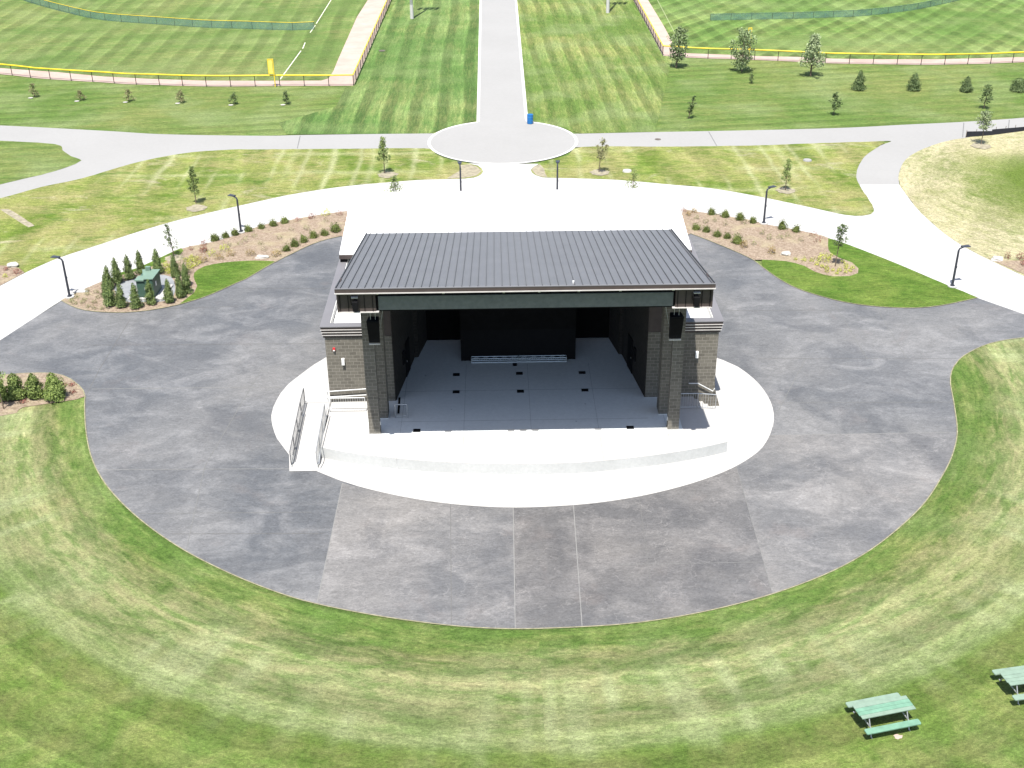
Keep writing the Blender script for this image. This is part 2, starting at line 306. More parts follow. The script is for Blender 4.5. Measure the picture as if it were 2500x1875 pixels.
# ------------------------------------------------------------------ mesh builder
class MB:
    def __init__(s): s.v = []; s.f = []; s.m = []
    def face(s, pts, mi=0):
        i = len(s.v); s.v += [tuple(p) for p in pts]; s.f.append(list(range(i, i+len(pts)))); s.m.append(mi); return s
    def hexa(s, a, mi=0):                             # 4 bottom then 4 top, counter-clockwise from above
        i = len(s.v); s.v += [tuple(p) for p in a]
        for q in ((3, 2, 1, 0), (4, 5, 6, 7), (0, 1, 5, 4), (1, 2, 6, 5), (2, 3, 7, 6), (3, 0, 4, 7)):
            s.f.append([i+k for k in q]); s.m.append(mi)
        return s
    def box(s, x0, x1, y0, y1, z0, z1, mi=0):
        return s.hexa([(x0, y0, z0), (x1, y0, z0), (x1, y1, z0), (x0, y1, z0), (x0, y0, z1), (x1, y0, z1), (x1, y1, z1), (x0, y1, z1)], mi)
    def obox(s, p, q, wd, z0, z1, mi=0):              # upright slab along p->q
        p = Vector(p[:2]); q = Vector(q[:2]); d = (q-p).normalized(); n_ = Vector((-d.y, d.x))*wd/2
        a = [p-n_, q-n_, q+n_, p+n_]
        return s.hexa([(k.x, k.y, z0) for k in a]+[(k.x, k.y, z1) for k in a], mi)
    def prism(s, poly, z0, z1, mi=0):
        ar = sum(poly[i][0]*poly[(i+1) % len(poly)][1]-poly[(i+1) % len(poly)][0]*poly[i][1] for i in range(len(poly)))
        if ar < 0: poly = poly[::-1]
        k = len(poly); i = len(s.v); zt = z1 if callable(z1) else (lambda x, y: z1); zb = z0 if callable(z0) else (lambda x, y: z0)
        s.v += [(p[0], p[1], zb(p[0], p[1])) for p in poly]+[(p[0], p[1], zt(p[0], p[1])) for p in poly]
        s.f.append(list(range(i+k, i+2*k))); s.m.append(mi); s.f.append(list(range(i+k-1, i-1, -1))); s.m.append(mi)
        for j in range(k):
            q = (j+1) % k; s.f.append([i+j, i+q, i+k+q, i+k+j]); s.m.append(mi)
        return s
    def tube(s, pts, r, n=8, mi=0, cap=True):
        pts = [Vector(p) for p in pts]; rs = r if isinstance(r, (list, tuple)) else [r]*len(pts); i0 = len(s.v)
        ref = None
        for k, p in enumerate(pts):
            d = (pts[min(k+1, len(pts)-1)]-pts[max(k-1, 0)]).normalized()
            a = d.cross(Vector((0, 0, 1)) if abs(d.z) < .95 else Vector((1, 0, 0))).normalized()
            if ref is not None and a.dot(ref) < 0: a = -a
            ref = a; b = d.cross(a)
            for j in range(n):
                t = 2*math.pi*j/n; s.v.append(tuple(p+(a*math.cos(t)+b*math.sin(t))*rs[k]))
        for k in range(len(pts)-1):
            for j in range(n):
                q = (j+1) % n; s.f.append([i0+k*n+j, i0+k*n+q, i0+(k+1)*n+q, i0+(k+1)*n+j]); s.m.append(mi)
        if cap:
            s.f.append([i0+j for j in range(n)][::-1]); s.m.append(mi); e = i0+(len(pts)-1)*n; s.f.append([e+j for j in range(n)]); s.m.append(mi)
        return s
    def cyl(s, x, y, z0, z1, r0_, r1_=None, n=16, mi=0):
        return s.tube([(x, y, z0), (x, y, z1)], [r0_, r0_ if r1_ is None else r1_], n, mi)
    def build(s, name, mats, parent=None, kind=None, smooth=False, bevel=0):
        me = bpy.data.meshes.new(name); me.from_pydata(s.v, [], s.f)
        for m in (mats if isinstance(mats, (list, tuple)) else [mats]): me.materials.append(m)
        uv = me.uv_layers.new(name='UVMap')
        for p, mi in zip(me.polygons, s.m):
            p.material_index = mi; nx, ny, nz = p.normal; ax = max(range(3), key=lambda k: abs((nx, ny, nz)[k])); p.use_smooth = smooth
            for li in p.loop_indices:
                c = me.vertices[me.loops[li].vertex_index].co
                uv.data[li].uv = (c.x, c.y) if ax == 2 else ((c.x, c.z) if ax == 1 else (c.y, c.z))
        o = bpy.data.objects.new(name, me); COL.objects.link(o)
        if parent: o.parent = parent
        if kind: o['kind'] = kind
        if bevel:
            bm_ = o.modifiers.new('bevel', 'BEVEL'); bm_.width = bevel; bm_.segments = 2; bm_.limit_method = 'ANGLE'
        return o
def tag(o, label, cat, group=None):
    o['label'] = label; o['category'] = cat
    if group: o['group'] = group
    return o
def thing(name, label, cat, loc=(0, 0, 0), rz=0, group=None):
    o = bpy.data.objects.new(name, None); COL.objects.link(o); o.location = loc; o.rotation_euler = (0, 0, rz); o.empty_display_size = .3
    return tag(o, label, cat, group)
def dup(root, loc, rz, label, sc=(1, 1, 1), group=None):
    r = root.copy(); COL.objects.link(r); r.location = loc; r.rotation_euler = (0, 0, rz); r.scale = sc; r['label'] = label
    if group: r['group'] = group
    for ch in list(root.children):
        c = ch.copy(); COL.objects.link(c); c.parent = r
        for g in ch.children:
            d = g.copy(); COL.objects.link(d); d.parent = c
    return r
ORD = ['first', 'second', 'third', 'fourth', 'fifth', 'sixth', 'seventh', 'eighth', 'ninth', 'tenth', 'eleventh', 'twelfth', 'thirteenth', 'fourteenth', 'fifteenth', 'sixteenth', 'seventeenth', 'eighteenth', 'nineteenth', 'twentieth', 'twenty-first', 'twenty-second', 'twenty-third', 'twenty-fourth']
def ordl(i, n):
    if i == 0: return 'leftmost'
    if i == n-1: return 'rightmost'
    return ORD[i]+' from the left'

# ------------------------------------------------------------------ ground surfaces
def smooth(pts, step=.6, closed=False):               # Catmull-Rom through surveyed points
    P = [Vector((p[0], p[1])) for p in pts]; out = []
    n = len(P); rngk = range(n if closed else n-1)
    for i in rngk:
        p1, p2 = P[i], P[(i+1) % n]
        p0 = P[(i-1) % n] if (closed or i > 0) else p1*2-p2
        p3 = P[(i+2) % n] if (closed or i+2 < n) else p2*2-p1
        k = max(1, int((p2-p1).length/step))
        for j in range(k):
            t = j/k
            out.append(.5*((2*p1)+(p2-p0)*t+(2*p0-5*p1+4*p2-p3)*t*t+(3*p1-p0-3*p2+p3)*t**3))
    if not closed: out.append(P[-1])
    return out
def px(*a): return [G(a[i], a[i+1]) for i in range(0, len(a), 2)]
def sheet(name, poly, z, m, rag=0.0, thick=0, kind='structure'):
    pts = [Vector((p[0], p[1])) for p in poly]
    if rag:
        q = []
        for p in pts:
            a = mathutils.noise.noise(Vector((p.x*1.7, p.y*1.7, 3)))+.6*mathutils.noise.noise(Vector((p.x*5, p.y*5, 9)))
            b = mathutils.noise.noise(Vector((p.x*1.7, p.y*1.7, 31)))
            q.append(p+Vector((a, b))*rag)
        pts = q
    mb = MB()
    if thick: mb.prism([(p.x, p.y) for p in pts], z-thick, z)
    else:
        ar = sum(pts[i].x*pts[(i+1) % len(pts)].y-pts[(i+1) % len(pts)].x*pts[i].y for i in range(len(pts)))
        if ar < 0: pts = pts[::-1]
        mb.face([(p.x, p.y, z) for p in pts])
    return mb.build(name, m, kind=kind)

MB().box(-1500, 1500, -400, 3000, -1, -.04).build('ground', M_mid, kind='structure')

# edges of the pale concrete promenade
up_l = px(-160, 790, 0, 699, 58, 668.5, 139, 632.4, 231, 602, 335.6, 567.3, 434, 538.4, 549.7, 511, 640, 490.6, 715.7, 474.7, 831.4, 457, 947, 446, 1034, 439.7, 1135, 436.8, 1167, 431, 1178.6, 419.5, 1167, 405, 1144, 399.8)
up_r = px(1315.7, 400.7, 1295.5, 415, 1307, 428, 1324, 434, 1420, 436.5, 1518, 440.7, 1634, 451, 1740, 461, 1860, 482, 1975.7, 506.5, 2062.5, 525.3, 2106, 527.6, 2126, 524, 2133.4, 516.7, 2129, 500.8, 2106, 466, 2098, 451.6)
out_r = px(2195.6, 451.6, 2236, 506.5, 2294, 561.5, 2351.8, 602, 2418.4, 636.7, 2500, 675, 2660, 745)
low_r = px(2660, 830, 2500, 768.4, 2386.5, 728.4, 2294, 688.8, 2178, 639.6, 2062.5, 594.8, 2022, 582, 1946.8, 563, 1860, 547.5, 1840, 539.8, 1715, 520, 1668.7, 512)
low_l = px(847.3, 516.7, 773.6, 526.8, 695.5, 541, 637.6, 552, 587, 571.6, 520.7, 591.9, 442.6, 609, 376, 639.6, 332.7, 659.9, 246, 690, 162, 728, 75, 783, 0, 832, -160, 935)
prom = smooth(up_l)+smooth(up_r)+smooth(out_r)+smooth(low_r)+[Vector((13.2, 80)), Vector((13.2, 70)), Vector((-10.9, 70)), Vector((-10.9, 80))]+smooth(low_l)
sheet('promenade', prom, .03, M_conc)

# plaza of dark stamped concrete
pl_top_l = px(-100, 896, 0, 832, 75, 783, 150, 736)
pl_bed_l = px(150, 735, 173.6, 748, 202.5, 758, 246, 763.4, 304, 764.6, 361.6, 759.7, 405, 752.4, 434, 746, 492, 729.3, 535, 712, 578.6, 692, 600, 683, 649, 654, 675, 640, 715.7, 619.4, 762, 597.7, 802.5, 584.7, 834.3, 577.4)
pl_bed_r = px(1686, 571.6, 1720.8, 584.7, 1764, 602, 1807.5, 620.8, 1840, 636.7, 1860, 652.6, 1903, 683, 1946.8, 706, 2004.7, 725, 2062.5, 739.4, 2120, 748, 2178, 752.4, 2236, 753.3, 2294, 748, 2351.8, 736.5, 2386.5, 728.4)
pl_r = px(2386.5, 728.4, 2500, 768.4, 2590, 802)
pl_r2 = px(2590, 818, 2500, 826, 2438.6, 835, 2395, 848, 2352, 871, 2334.5, 888.5, 2323, 908.7, 2320, 938, 2328, 983, 2336, 1040, 2335, 1073.7, 2322.6, 1119, 2300, 1164, 2260, 1226, 2204, 1283, 2125, 1345, 2034, 1396, 1921, 1441, 1808, 1475, 1673, 1505, 1526, 1526, 1356, 1536, 1243, 1538, 1130, 1532.6, 1017, 1520, 904, 1503, 774, 1477, 678, 1449, 565, 1404, 452, 1347, 361.7, 1286, 293.9, 1226, 248.6, 1170, 222, 1113, 210, 1051, 207, 994.6, 208, 970)
pl_l2 = px(208, 970, 204, 956, 193, 943, 173.6, 927.7, 152, 918, 124.8, 912.6, 92, 912.3, 54, 913.6, 21.7, 916, 0, 918, -100, 925)
plaza = smooth(pl_top_l)+smooth(pl_bed_l)+[Vector((-10.8, 85)), Vector((-10.8, 72)), Vector((13.1, 72)), Vector((13.1, 85))]+smooth(pl_bed_r)+smooth(pl_r)+smooth(pl_r2)+smooth(pl_l2)
sheet('plaza', plaza, .034, M_plaza)

# the lawn around the plaza (in front)
lawn = smooth(pl_r2)+smooth(px(208, 970, 184.5, 977.7, 141, 984, 103, 990, 56.4, 996.6, 46.7, 1002.6, 41, 1011, 0, 1018, -200, 1040))+[Vector((-60, 45)), Vector((-60, -30)), Vector((60, -30)), Vector((60, 75)), Vector((45, 66))]
sheet('lawn', lawn, .045, M_lawn, .09)

# panel pours of a different batch in the plaza
def panel(name, pts, m, z): sheet(name, px(*pts), z, m)
panel('plaza_panel', (836, 1181, 900, 1196, 1010, 1220, 1130, 1236, 1253, 1242, 1258, 1536, 1130, 1531, 1017, 1518.5, 904, 1501.5, 776, 1475.5), M_plaza3, .038)
panel('plaza_panel', (1253, 1242, 1413, 1234, 1526, 1220.6, 1626, 1199, 1717, 1173, 1797, 1138, 1882, 1412, 1886, 1451, 1808, 1473, 1673, 1503, 1526, 1524, 1356, 1534.5, 1258, 1536), M_plaza2, .0388)
panel('plaza_panel', (1868, 1064, 2333, 1057, 2334, 1073.7, 2320, 1119, 2298, 1164, 2258, 1226, 2202, 1282, 2123, 1343.5, 2032, 1394, 1919, 1439, 1886, 1451, 1797, 1138, 1834, 1115), M_plaza3, .0395)

def strip(name, segs, wd, z, m):
    mb = MB()
    for s_ in segs:
        pts = s_ if isinstance(s_[0], Vector) else px(*s_)
        for a, b in zip(pts, pts[1:]):
            a = Vector((a[0], a[1])); b = Vector((b[0], b[1])); d = (b-a)
            if d.length < 1e-4: continue
            n_ = Vector((-d.y, d.x)).normalized()*wd/2
            mb.face([(p.x, p.y, z) for p in (a-n_, b-n_, b+n_, a+n_)])
    return mb.build(name, m, kind='structure')
strip('plaza_joint', [(836, 1181, 774, 1476), (1253, 1242, 1258, 1536), (225, 951, 690, 946), (250, 1148, 706, 1146), (1868, 1064, 2333, 1057), (1400, 1235, 1421, 1530)], .04, .0422, M_joint)
strip('plaza_joint', [(210, 844, 790, 840), (480, 706, 835, 705), (405, 755, 600, 748), (420, 1305, 790, 1304), (1100, 1232, 1102, 1527), (1560, 1214, 1600, 1514), (1850, 877, 2335, 877), (318, 781, 243, 903, 210, 968), (1770, 760, 2060, 758)], .035, .0421, M_joint2)
strip('plaza_saw_cut', [(1797, 1138, 1886, 1451), (2035, 740, 2117, 877), (2140, 752, 2213, 877), (1870, 985, 2328, 983), (1500, 1380, 2080, 1370), (330, 1255, 760, 1252), (640, 900, 500, 1140, 455, 1345), (1965, 880, 1900, 1005)], .03, .0424, M_dkjoint)

# white concrete apron round the stage
apron = smooth(px(795.5, 874.5, 766.6, 891.7, 730.4, 918.8, 703, 940.5, 685, 962, 667, 996.5, 662.6, 1015.7, 665.3, 1041, 676, 1071.8, 690.6, 1091.7, 706, 1112))+px(707, 1152, 773.8, 1151.5)+\
    smooth(px(773.8, 1152.2, 829.8, 1174.8, 875, 1189.3, 938, 1204.8, 1017, 1220.6, 1130, 1235, 1260, 1241, 1413, 1234, 1530.7, 1219, 1626.6, 1199, 1717, 1173, 1789, 1144, 1834.5, 1117, 1861.6, 1093.6, 1879.7, 1062.8, 1887.8, 1037.5, 1888.7, 1010.4, 1881.5, 983, 1865, 954, 1840, 926, 1801.6, 897, 1765.5, 880.8, 1746.5, 874.5))+[Vector((12.9, 69)), Vector((-10.2, 69))]
sheet('stage_apron', apron, .048, M_conc)

# planting beds and turf islands
sheet('planting_bed', smooth(px(150, 735, 162, 728, 246, 690, 332.7, 659.9, 376, 639.6, 442.6, 609, 520.7, 591.9, 587, 571.6, 637.6, 552, 695.5, 541, 773.6, 526.8, 847.3, 516.7))+[Vector((-11.2, 85))]+smooth(pl_bed_l)[::-1], .062, M_mulch, .03)
sheet('planting_bed', smooth(px(1668.7, 512, 1715, 520, 1840, 539.8, 1860, 547.5, 1946.8, 563, 2022, 582, 2021, 602, 2027.8, 619.4, 2048, 631, 2079.9, 642.5, 2095.8, 657, 2094.3, 668.5, 2074, 675.8, 2033.6, 677, 1990, 665.7, 1964, 651, 1917.9, 639.6, 1860, 636, 1840, 636))+smooth(px(1840, 636.7, 1807.5, 620.8, 1764, 602, 1720.8, 584.7, 1686, 571.6))+[Vector((13.4, 85))], .062, M_mulch, .03)
sheet('planting_bed', smooth(px(208, 968, 204, 956, 193, 943, 173.6, 927.7, 152, 918, 124.8, 912.6, 92, 912.3, 54, 913.6, 21.7, 916, 0, 918, -100, 925))+smooth(px(-100, 1030, 0, 1018, 41, 1011, 46.7, 1002.6, 56.4, 996.6, 103, 990, 141, 984, 184.5, 977.7, 208, 970)), .066, M_mulch, .03)
sheet('planting_bed', px(-90, 700, 0, 650, 25, 650, 46, 656, 60.7, 667.5, 0, 699, -90, 744), .062, M_mulch, .04)
sheet('planting_bed', px(2411, 630, 2430, 636, 2560, 640, 2660, 700, 2600, 722, 2500, 671, 2440, 645), .062, M_mulch, .04)
sheet('turf_island', smooth(px(290, 668, 332.7, 657, 376, 638, 442.6, 607.5, 448, 614, 434, 628, 385, 648, 318, 668, 292, 674)), .068, M_green, .03)
sheet('turf_island', smooth(px(437, 745, 474.5, 716, 482, 700, 476, 686, 474.5, 668.5, 500, 652, 549.7, 642.5, 622, 638, 672, 640))+smooth(px(649, 654, 600, 683, 578.6, 692, 535, 712, 492, 729.3, 445, 744)), .068, M_green, .03)
sheet('turf_island', smooth(px(2022, 583, 2062.5, 596, 2178, 641, 2294, 690, 2386.5, 728.4))+smooth(px(2386, 729, 2351.8, 736.5, 2294, 748, 2236, 753.3, 2178, 752.4, 2120, 748, 2062.5, 739.4, 2004.7, 725, 1946.8, 706, 1903, 683, 1862, 652.6))+smooth(px(1860, 636, 1917.9, 639.6, 1964, 651, 1990, 665.7, 2033.6, 677, 2074, 675.8, 2094.3, 668.5, 2095.8, 657, 2079.9, 642.5, 2048, 631, 2027.8, 619.4, 2021, 602)), .068, M_green, .03)
sheet('gravel_pad', smooth(px(285, 697, 330, 682, 380, 672, 418, 678, 428, 700, 425, 722, 405, 737, 350, 740, 300, 738, 282, 718), closed=True), .07, M_gravel, .03)

# rough lawns between promenade and paths
isl_l_top = px(-160, 520, 0, 484.8, 101, 457.4, 202.5, 435.4, 332.7, 397.8, 451.3, 374.6, 564, 366, 640, 365.5, 840, 364, 1045.5, 363.6, 1063, 377.5, 1100.5, 392, 1144, 399.8)
sheet('rough_lawn', smooth(isl_l_top)+smooth(up_l)[::-1], .036, M_isle, .07)
isl_r_top = px(1315.7, 399.7, 1344.6, 390.6, 1388, 379, 1422.8, 359.6, 1634, 358.7, 1840, 355.8, 1975.7, 351, 2108.8, 347, 2160, 346, 2149.3, 355.8, 2111.7, 381.9, 2093, 413.7, 2091.4, 439.7, 2098, 451.6)
sheet('rough_lawn', smooth(isl_r_top)+smooth(up_r)[::-1], .036, M_isle, .07)
sheet('rough_lawn', smooth(px(2700, 300, 2500, 318, 2357.6, 337, 2294, 350, 2236, 373, 2207, 396, 2194, 428, 2197, 451))+smooth(out_r)+px(2900, 700, 2900, 300), .036, M_isle_r, .07)
sheet('rough_lawn', smooth(px(-160, 340, 0, 344.3, 136, 353, 153, 367.4, 173.6, 382, 199.6, 392, 185, 400.7, 115.7, 423.8, 0, 451.3, -160, 495)), .036, M_mid, .07)

# grey paths
sheet('path', smooth(px(-200, 300, 0, 306.7, 251.7, 319.7, 405, 328.4, 640, 332, 730, 330.4, 889, 328, 1060, 326.3))+px(1070, 345, 1060, 363.6)+smooth(isl_l_top[:10])[::-1], .024, M_asph)
sheet('path', px(1400, 327)+smooth(px(1414, 327, 1600, 323, 1860, 318, 2062.5, 312.4, 2207, 305, 2351.8, 298, 2500, 287.9, 2700, 270))+smooth(px(2700, 300, 2500, 318, 2357.6, 337, 2294, 350, 2236, 373, 2207, 396, 2194, 428, 2196, 453))+smooth(px(2098, 453, 2091.4, 439.7, 2093, 413.7, 2111.7, 381.9, 2149.3, 355.8, 2175, 345, 2108.8, 347, 1975.7, 351, 1840, 355.8, 1634, 358.7, 1422.8, 359.6))+px(1400, 360), .024, M_asph)
CC, CR = Vector((.72, 112.1)), 7.25
def ring(r, n=96): return [CC+Vector((math.cos(2*math.pi*i/n), math.sin(2*math.pi*i/n)))*r for i in range(n)]
sheet('turning_circle', ring(CR-.28), .052, M_asph)
mb = MB(); a, b = ring(CR), ring(CR-.3)
for i in range(96):
    j = (i+1) % 96; mb.face([(p.x, p.y, .048) for p in (b[i], a[i], a[j], b[j])])
mb.build('kerb', M_kerb, kind='structure')
def wl(x0, y0, x1, y1): return [Vector((x0, y0)), Vector((x1, y1))]
sheet('road', [Vector((-1.75, 117)), Vector((3.2, 117)), Vector((3.4, 185)), Vector((3.9, 700)), Vector((-2.6, 700)), Vector((-1.9, 185))], .056, M_asph)
strip('kerb', [wl(-1.72, 118.9, -1.9, 185), wl(-1.9, 185, -2.6, 700), wl(3.22, 118.9, 3.42, 185), wl(3.42, 185, 3.92, 700)], .3, .06, M_kerb)
strip('path_joint', [(1178, 421.5, 1298, 421)], .08, .034, M_dkjoint)
strip('path_joint', [(733, 332, 726, 363), (1730, 322, 1750, 357), (2353, 300, 2350, 336), (2464, 293, 2461, 322)], .09, .028, M_dkjoint)

# mown areas either side of the road
sheet('mown_lawn', [Vector((-1.95, 119.6))]+px(1045, 326, 900, 327, 700, 328)+px(680, 300, 820, 260, 900, 100, 970, 0)+[Vector((-30, 500)), Vector((-2.6, 500)), Vector((-2, 185))], .004, M_stripe, .0)
sheet('mown_lawn', [Vector((3.3, 119.6))]+px(1420, 326, 1600, 322, 1640, 150, 1545, 0)+[Vector((30, 500)), Vector((3.9, 500)), Vector((3.5, 185))], .004, M_stripe2, .0)
# ball fields
fl = px(-120, 176, 0, 181, 40.5, 185, 89.7, 191, 193.8, 198, 250, 201, 308, 205.4, 366, 206.8, 425, 208.9, 486, 210.6, 546.8, 211, 610.4, 210.6, 712, 209.7, 812, 209.7, 863.3, 208.9)
flc = G(863.3, 208.9); fls = G(954.4, 0)
dl = (fls-flc).normalized(); far_l = flc+dl*220
tr_l = [far_l+Vector((-5.5, 0, 0))]+px(898, 0, 872, 40.5, 848.8, 92.6, 825.7, 144.7, 814, 173.6, 802.5, 191, 785, 196.7, 640, 197.3, 491.8, 196.7, 361.6, 192.4, 248.8, 186.6, 144.7, 176.5, 0, 166.3, -120, 158)
sheet('warning_track', smooth(fl, 2)+[far_l]+tr_l, .008, M_track, .0)
sheet('outfield', tr_l[1:]+[G(-120, 158)+Vector((-80, 10, 0)), Vector((-230, 500)), far_l+Vector((-6, 0, 0))], .012, M_outl, .0)
fr = px(1618, 136, 1674, 140, 1735, 143, 1778.6, 143.8, 1912, 149, 2035, 154.8, 2097, 156, 2159.4, 156.8, 2221.6, 157.7, 2282.4, 158, 2340, 156.8, 2401, 156, 2457.4, 153.3, 2520, 151, 2620, 145)
frc = fr[0]; frs = G(1545.7, 0); dr = (frs-frc).normalized(); far_r = frc+dr*220
tr_r = [far_r+Vector((5, 0, 0))]+px(1582, 0, 1605, 37.6, 1622.4, 66.5, 1636, 92.6, 1648, 118, 1665, 129, 1680, 130.2, 1778.6, 133.7, 1860, 137.4, 1946.8, 138.9, 2033.6, 143.2, 2149.3, 144.7, 2294, 144.7, 2500, 139.4, 2620, 134)
sheet('warning_track', smooth(fr, 2)[::-1]+[far_r]+tr_r, .008, M_track, .0)
sheet('outfield', tr_r[1:]+[G(2620, 134)+Vector((60, 0, 0)), Vector((260, 500)), far_r+Vector((6, 0, 0))], .012, M_outr, .0)
strip('foul_line', [(684, 193.8, 735, 124), (739, 119, 745, 104), (757, 80, 770, 62), (772, 58, 808.3, 0)], .12, .018, M_chalk)
M_faint = plain('worn_chalk_line', (.24, .28, .13), .95); strip('foul_line', [(1605, 0, 1625, 38, 1647, 80)], .12, .018, M_faint)
for q in ((480, 510, 1.0), (947, 428.5, 1.05), (1464, 423, 1.0), (1918, 467, .95), (966, 505, .9), (1545, 503, .9), (2395, 358, 1.1), (425, 632, .8)):
    c = G(q[0], q[1]); sheet('mulch_ring', [(c.x+math.cos(t*.3)*q[2]*.85*(1+.12*math.sin(t*2.1)), c.y+math.sin(t*.3)*q[2]*.85*(1+.1*math.sin(t*1.3))) for t in range(21)], .075, M_soil, .04)
c = G(1170, 413)
sheet('bare_soil', px(1120, 404, 1146, 402, 1166, 408, 1175, 419, 1164, 430, 1135, 434.5, 1090, 437, 1110, 425, 1128, 415), .041, M_soil, .05)
sheet('bare_soil', px(1297, 415, 1305, 406, 1318, 402, 1328, 412, 1331, 424, 1336, 433, 1322, 432.5, 1308, 427), .041, M_soil, .05)
sheet('bare_soil', smooth(px(0, 512, 20, 511, 75, 545, 85, 552, 70, 556, 15, 522)), .041, M_soil, .05)

M_rim = plain('dry_grass_edge', (.24, .225, .14), .95, 0, .3, 4)
strip('grass_edge', [smooth(pl_r2), smooth(pl_bed_r), smooth(pl_bed_l), smooth(pl_l2)], .06, .075, M_rim)
# manhole covers set in the turf
for x, y, lb in ((932.7, 124.4, 'dark round manhole cover in a hollow beside the left ball field fence'), (1606, 341, 'small dark iron cover set in the grey path right of the turning circle')):
    p = G(x, y); o = MB().cyl(0, 0, .0, .035, .42 if x < 1000 else .3).cyl(0, 0, .03, .05, .12).build('manhole_cover', M_cover); o.location = (p.x, p.y, 0.02); tag(o, lb, 'manhole cover')
p = G(1531, 419.5); o = MB().cyl(0, 0, 0, .12, .42, .38).build('utility_cover', M_rock); o.location = (p.x, p.y, .04); tag(o, 'pale round utility cover in the grass behind the right rear lamp', 'utility cover')
p = G(1971, 393); o = MB().cyl(0, 0, 0, .1, .4, .36).build('utility_cover', M_asph); o.location = (p.x, p.y, .04); tag(o, 'flat grey utility cover in the rough lawn near the curved path', 'utility cover')

# ------------------------------------------------------------------ the stage pavilion
CX = 1.34                                             # centre line
SZ = .70                                              # stage level
def roof_z(y): return 10.88-(y-51.9)*(10.88-8.15)/14.5
pav = thing('stage_pavilion', 'dark open-air stage pavilion with standing-seam metal roof and block wings', 'pavilion', (0, 0, 0))
# platform
edge = [(-9.55, 57.0), (-9.55, 54.32), (-7.86, 53.68), (-6.27, 53.27), (-4.69, 52.92), (-2.8, 52.62), (-1.01, 52.44), (1.44, 52.32), (3.0, 52.34), (4.53, 52.42), (7.04, 52.79), (9.03, 53.22), (10.7, 53.7), (12.16, 54.25), (12.16, 55.2)]
sm = [(p.x, p.y) for p in smooth(edge[1:-1], .4)]
poly = [(-9.55, 59.4)]+sm+[(12.16, 57.9), (11.1, 57.9), (11.1, 59.4)]
MB().prism(poly, .02, SZ-.004).build('stage_front_wall', M_riser, pav)
MB().face([(x, y, SZ) for x, y in poly]).build('apron_slab', M_conc, pav)
flo = MB().face([(x, y, SZ+.004) for x, y in ((-7.3, 55.2), (9.95, 55.2), (9.95, 59.4), (8.36, 59.4), (7.5, 64.9), (7.4, 64.9), (7.0, 67.2), (-4.5, 67.2), (-4.95, 64.9), (-5.1, 64.9), (-5.95, 59.4), (-7.3, 59.4))]).build('stage_floor', M_floor, pav)
for x, y in ((1114, 914.9), (1268, 912), (1421, 909.9), (1113.6, 957), (1270.7, 955.5), (1428, 952.7), (1017.5, 1051.5), (1538.5, 1044)):
    p = G(x, y, SZ); MB().box(p.x-.2, p.x+.2, p.y-.17, p.y+.17, SZ+.006, SZ+.02).box(p.x-.17, p.x+.17, p.y-.14, p.y+.14, SZ+.018, SZ+.028).build('floor_box', M_black, flo)
for x, y in ((1094, 1053.5), (1247.6, 1051.5), (1277.5, 1051), (1307, 1050.5), (1460, 1047.5)):
    p = G(x, y, SZ); MB().box(p.x-.18, p.x+.18, p.y-.1, p.y+.1, SZ+.006, SZ+.022, 0).box(p.x-.16, p.x+.16, p.y-.26, p.y-.12, SZ+.006, SZ+.014, 1).build('floor_box', [M_galv, M_kerb], flo)
p, q = G(975.4, 970.5, SZ), G(972.7, 1010, SZ); MB().obox(p, q, .12, SZ+.006, SZ+.014).build('floor_grate', M_black, flo)
p = G(1257, 891, SZ); MB().box(p.x-.13, p.x+.13, p.y-.15, p.y+.15, SZ+.006, SZ+.05).build('floor_box', M_inner, flo)
mb = MB()
for x, y in ((1039, 917), (1102, 1000), (1429, 986), (1407, 1029)):
    p = G(x, y, SZ); MB().cyl(p.x, p.y, SZ+.004, SZ+.02, .05).build('floor_anchor', M_galv, flo)

mb = MB()
for x in (-1.95, 1.72, 5.4, -5.4, 9.1): mb.box(x-.005, x+.005, 52.5 if abs(x) < 6 else 53.3, 63.7, SZ+.005, SZ+.0065)
for y in (56.9, 60.4): mb.box(-5.6, 8.2, y-.008, y+.008, SZ+.005, SZ+.0065)
mb.build('floor_joint', M_dkjoint, flo)
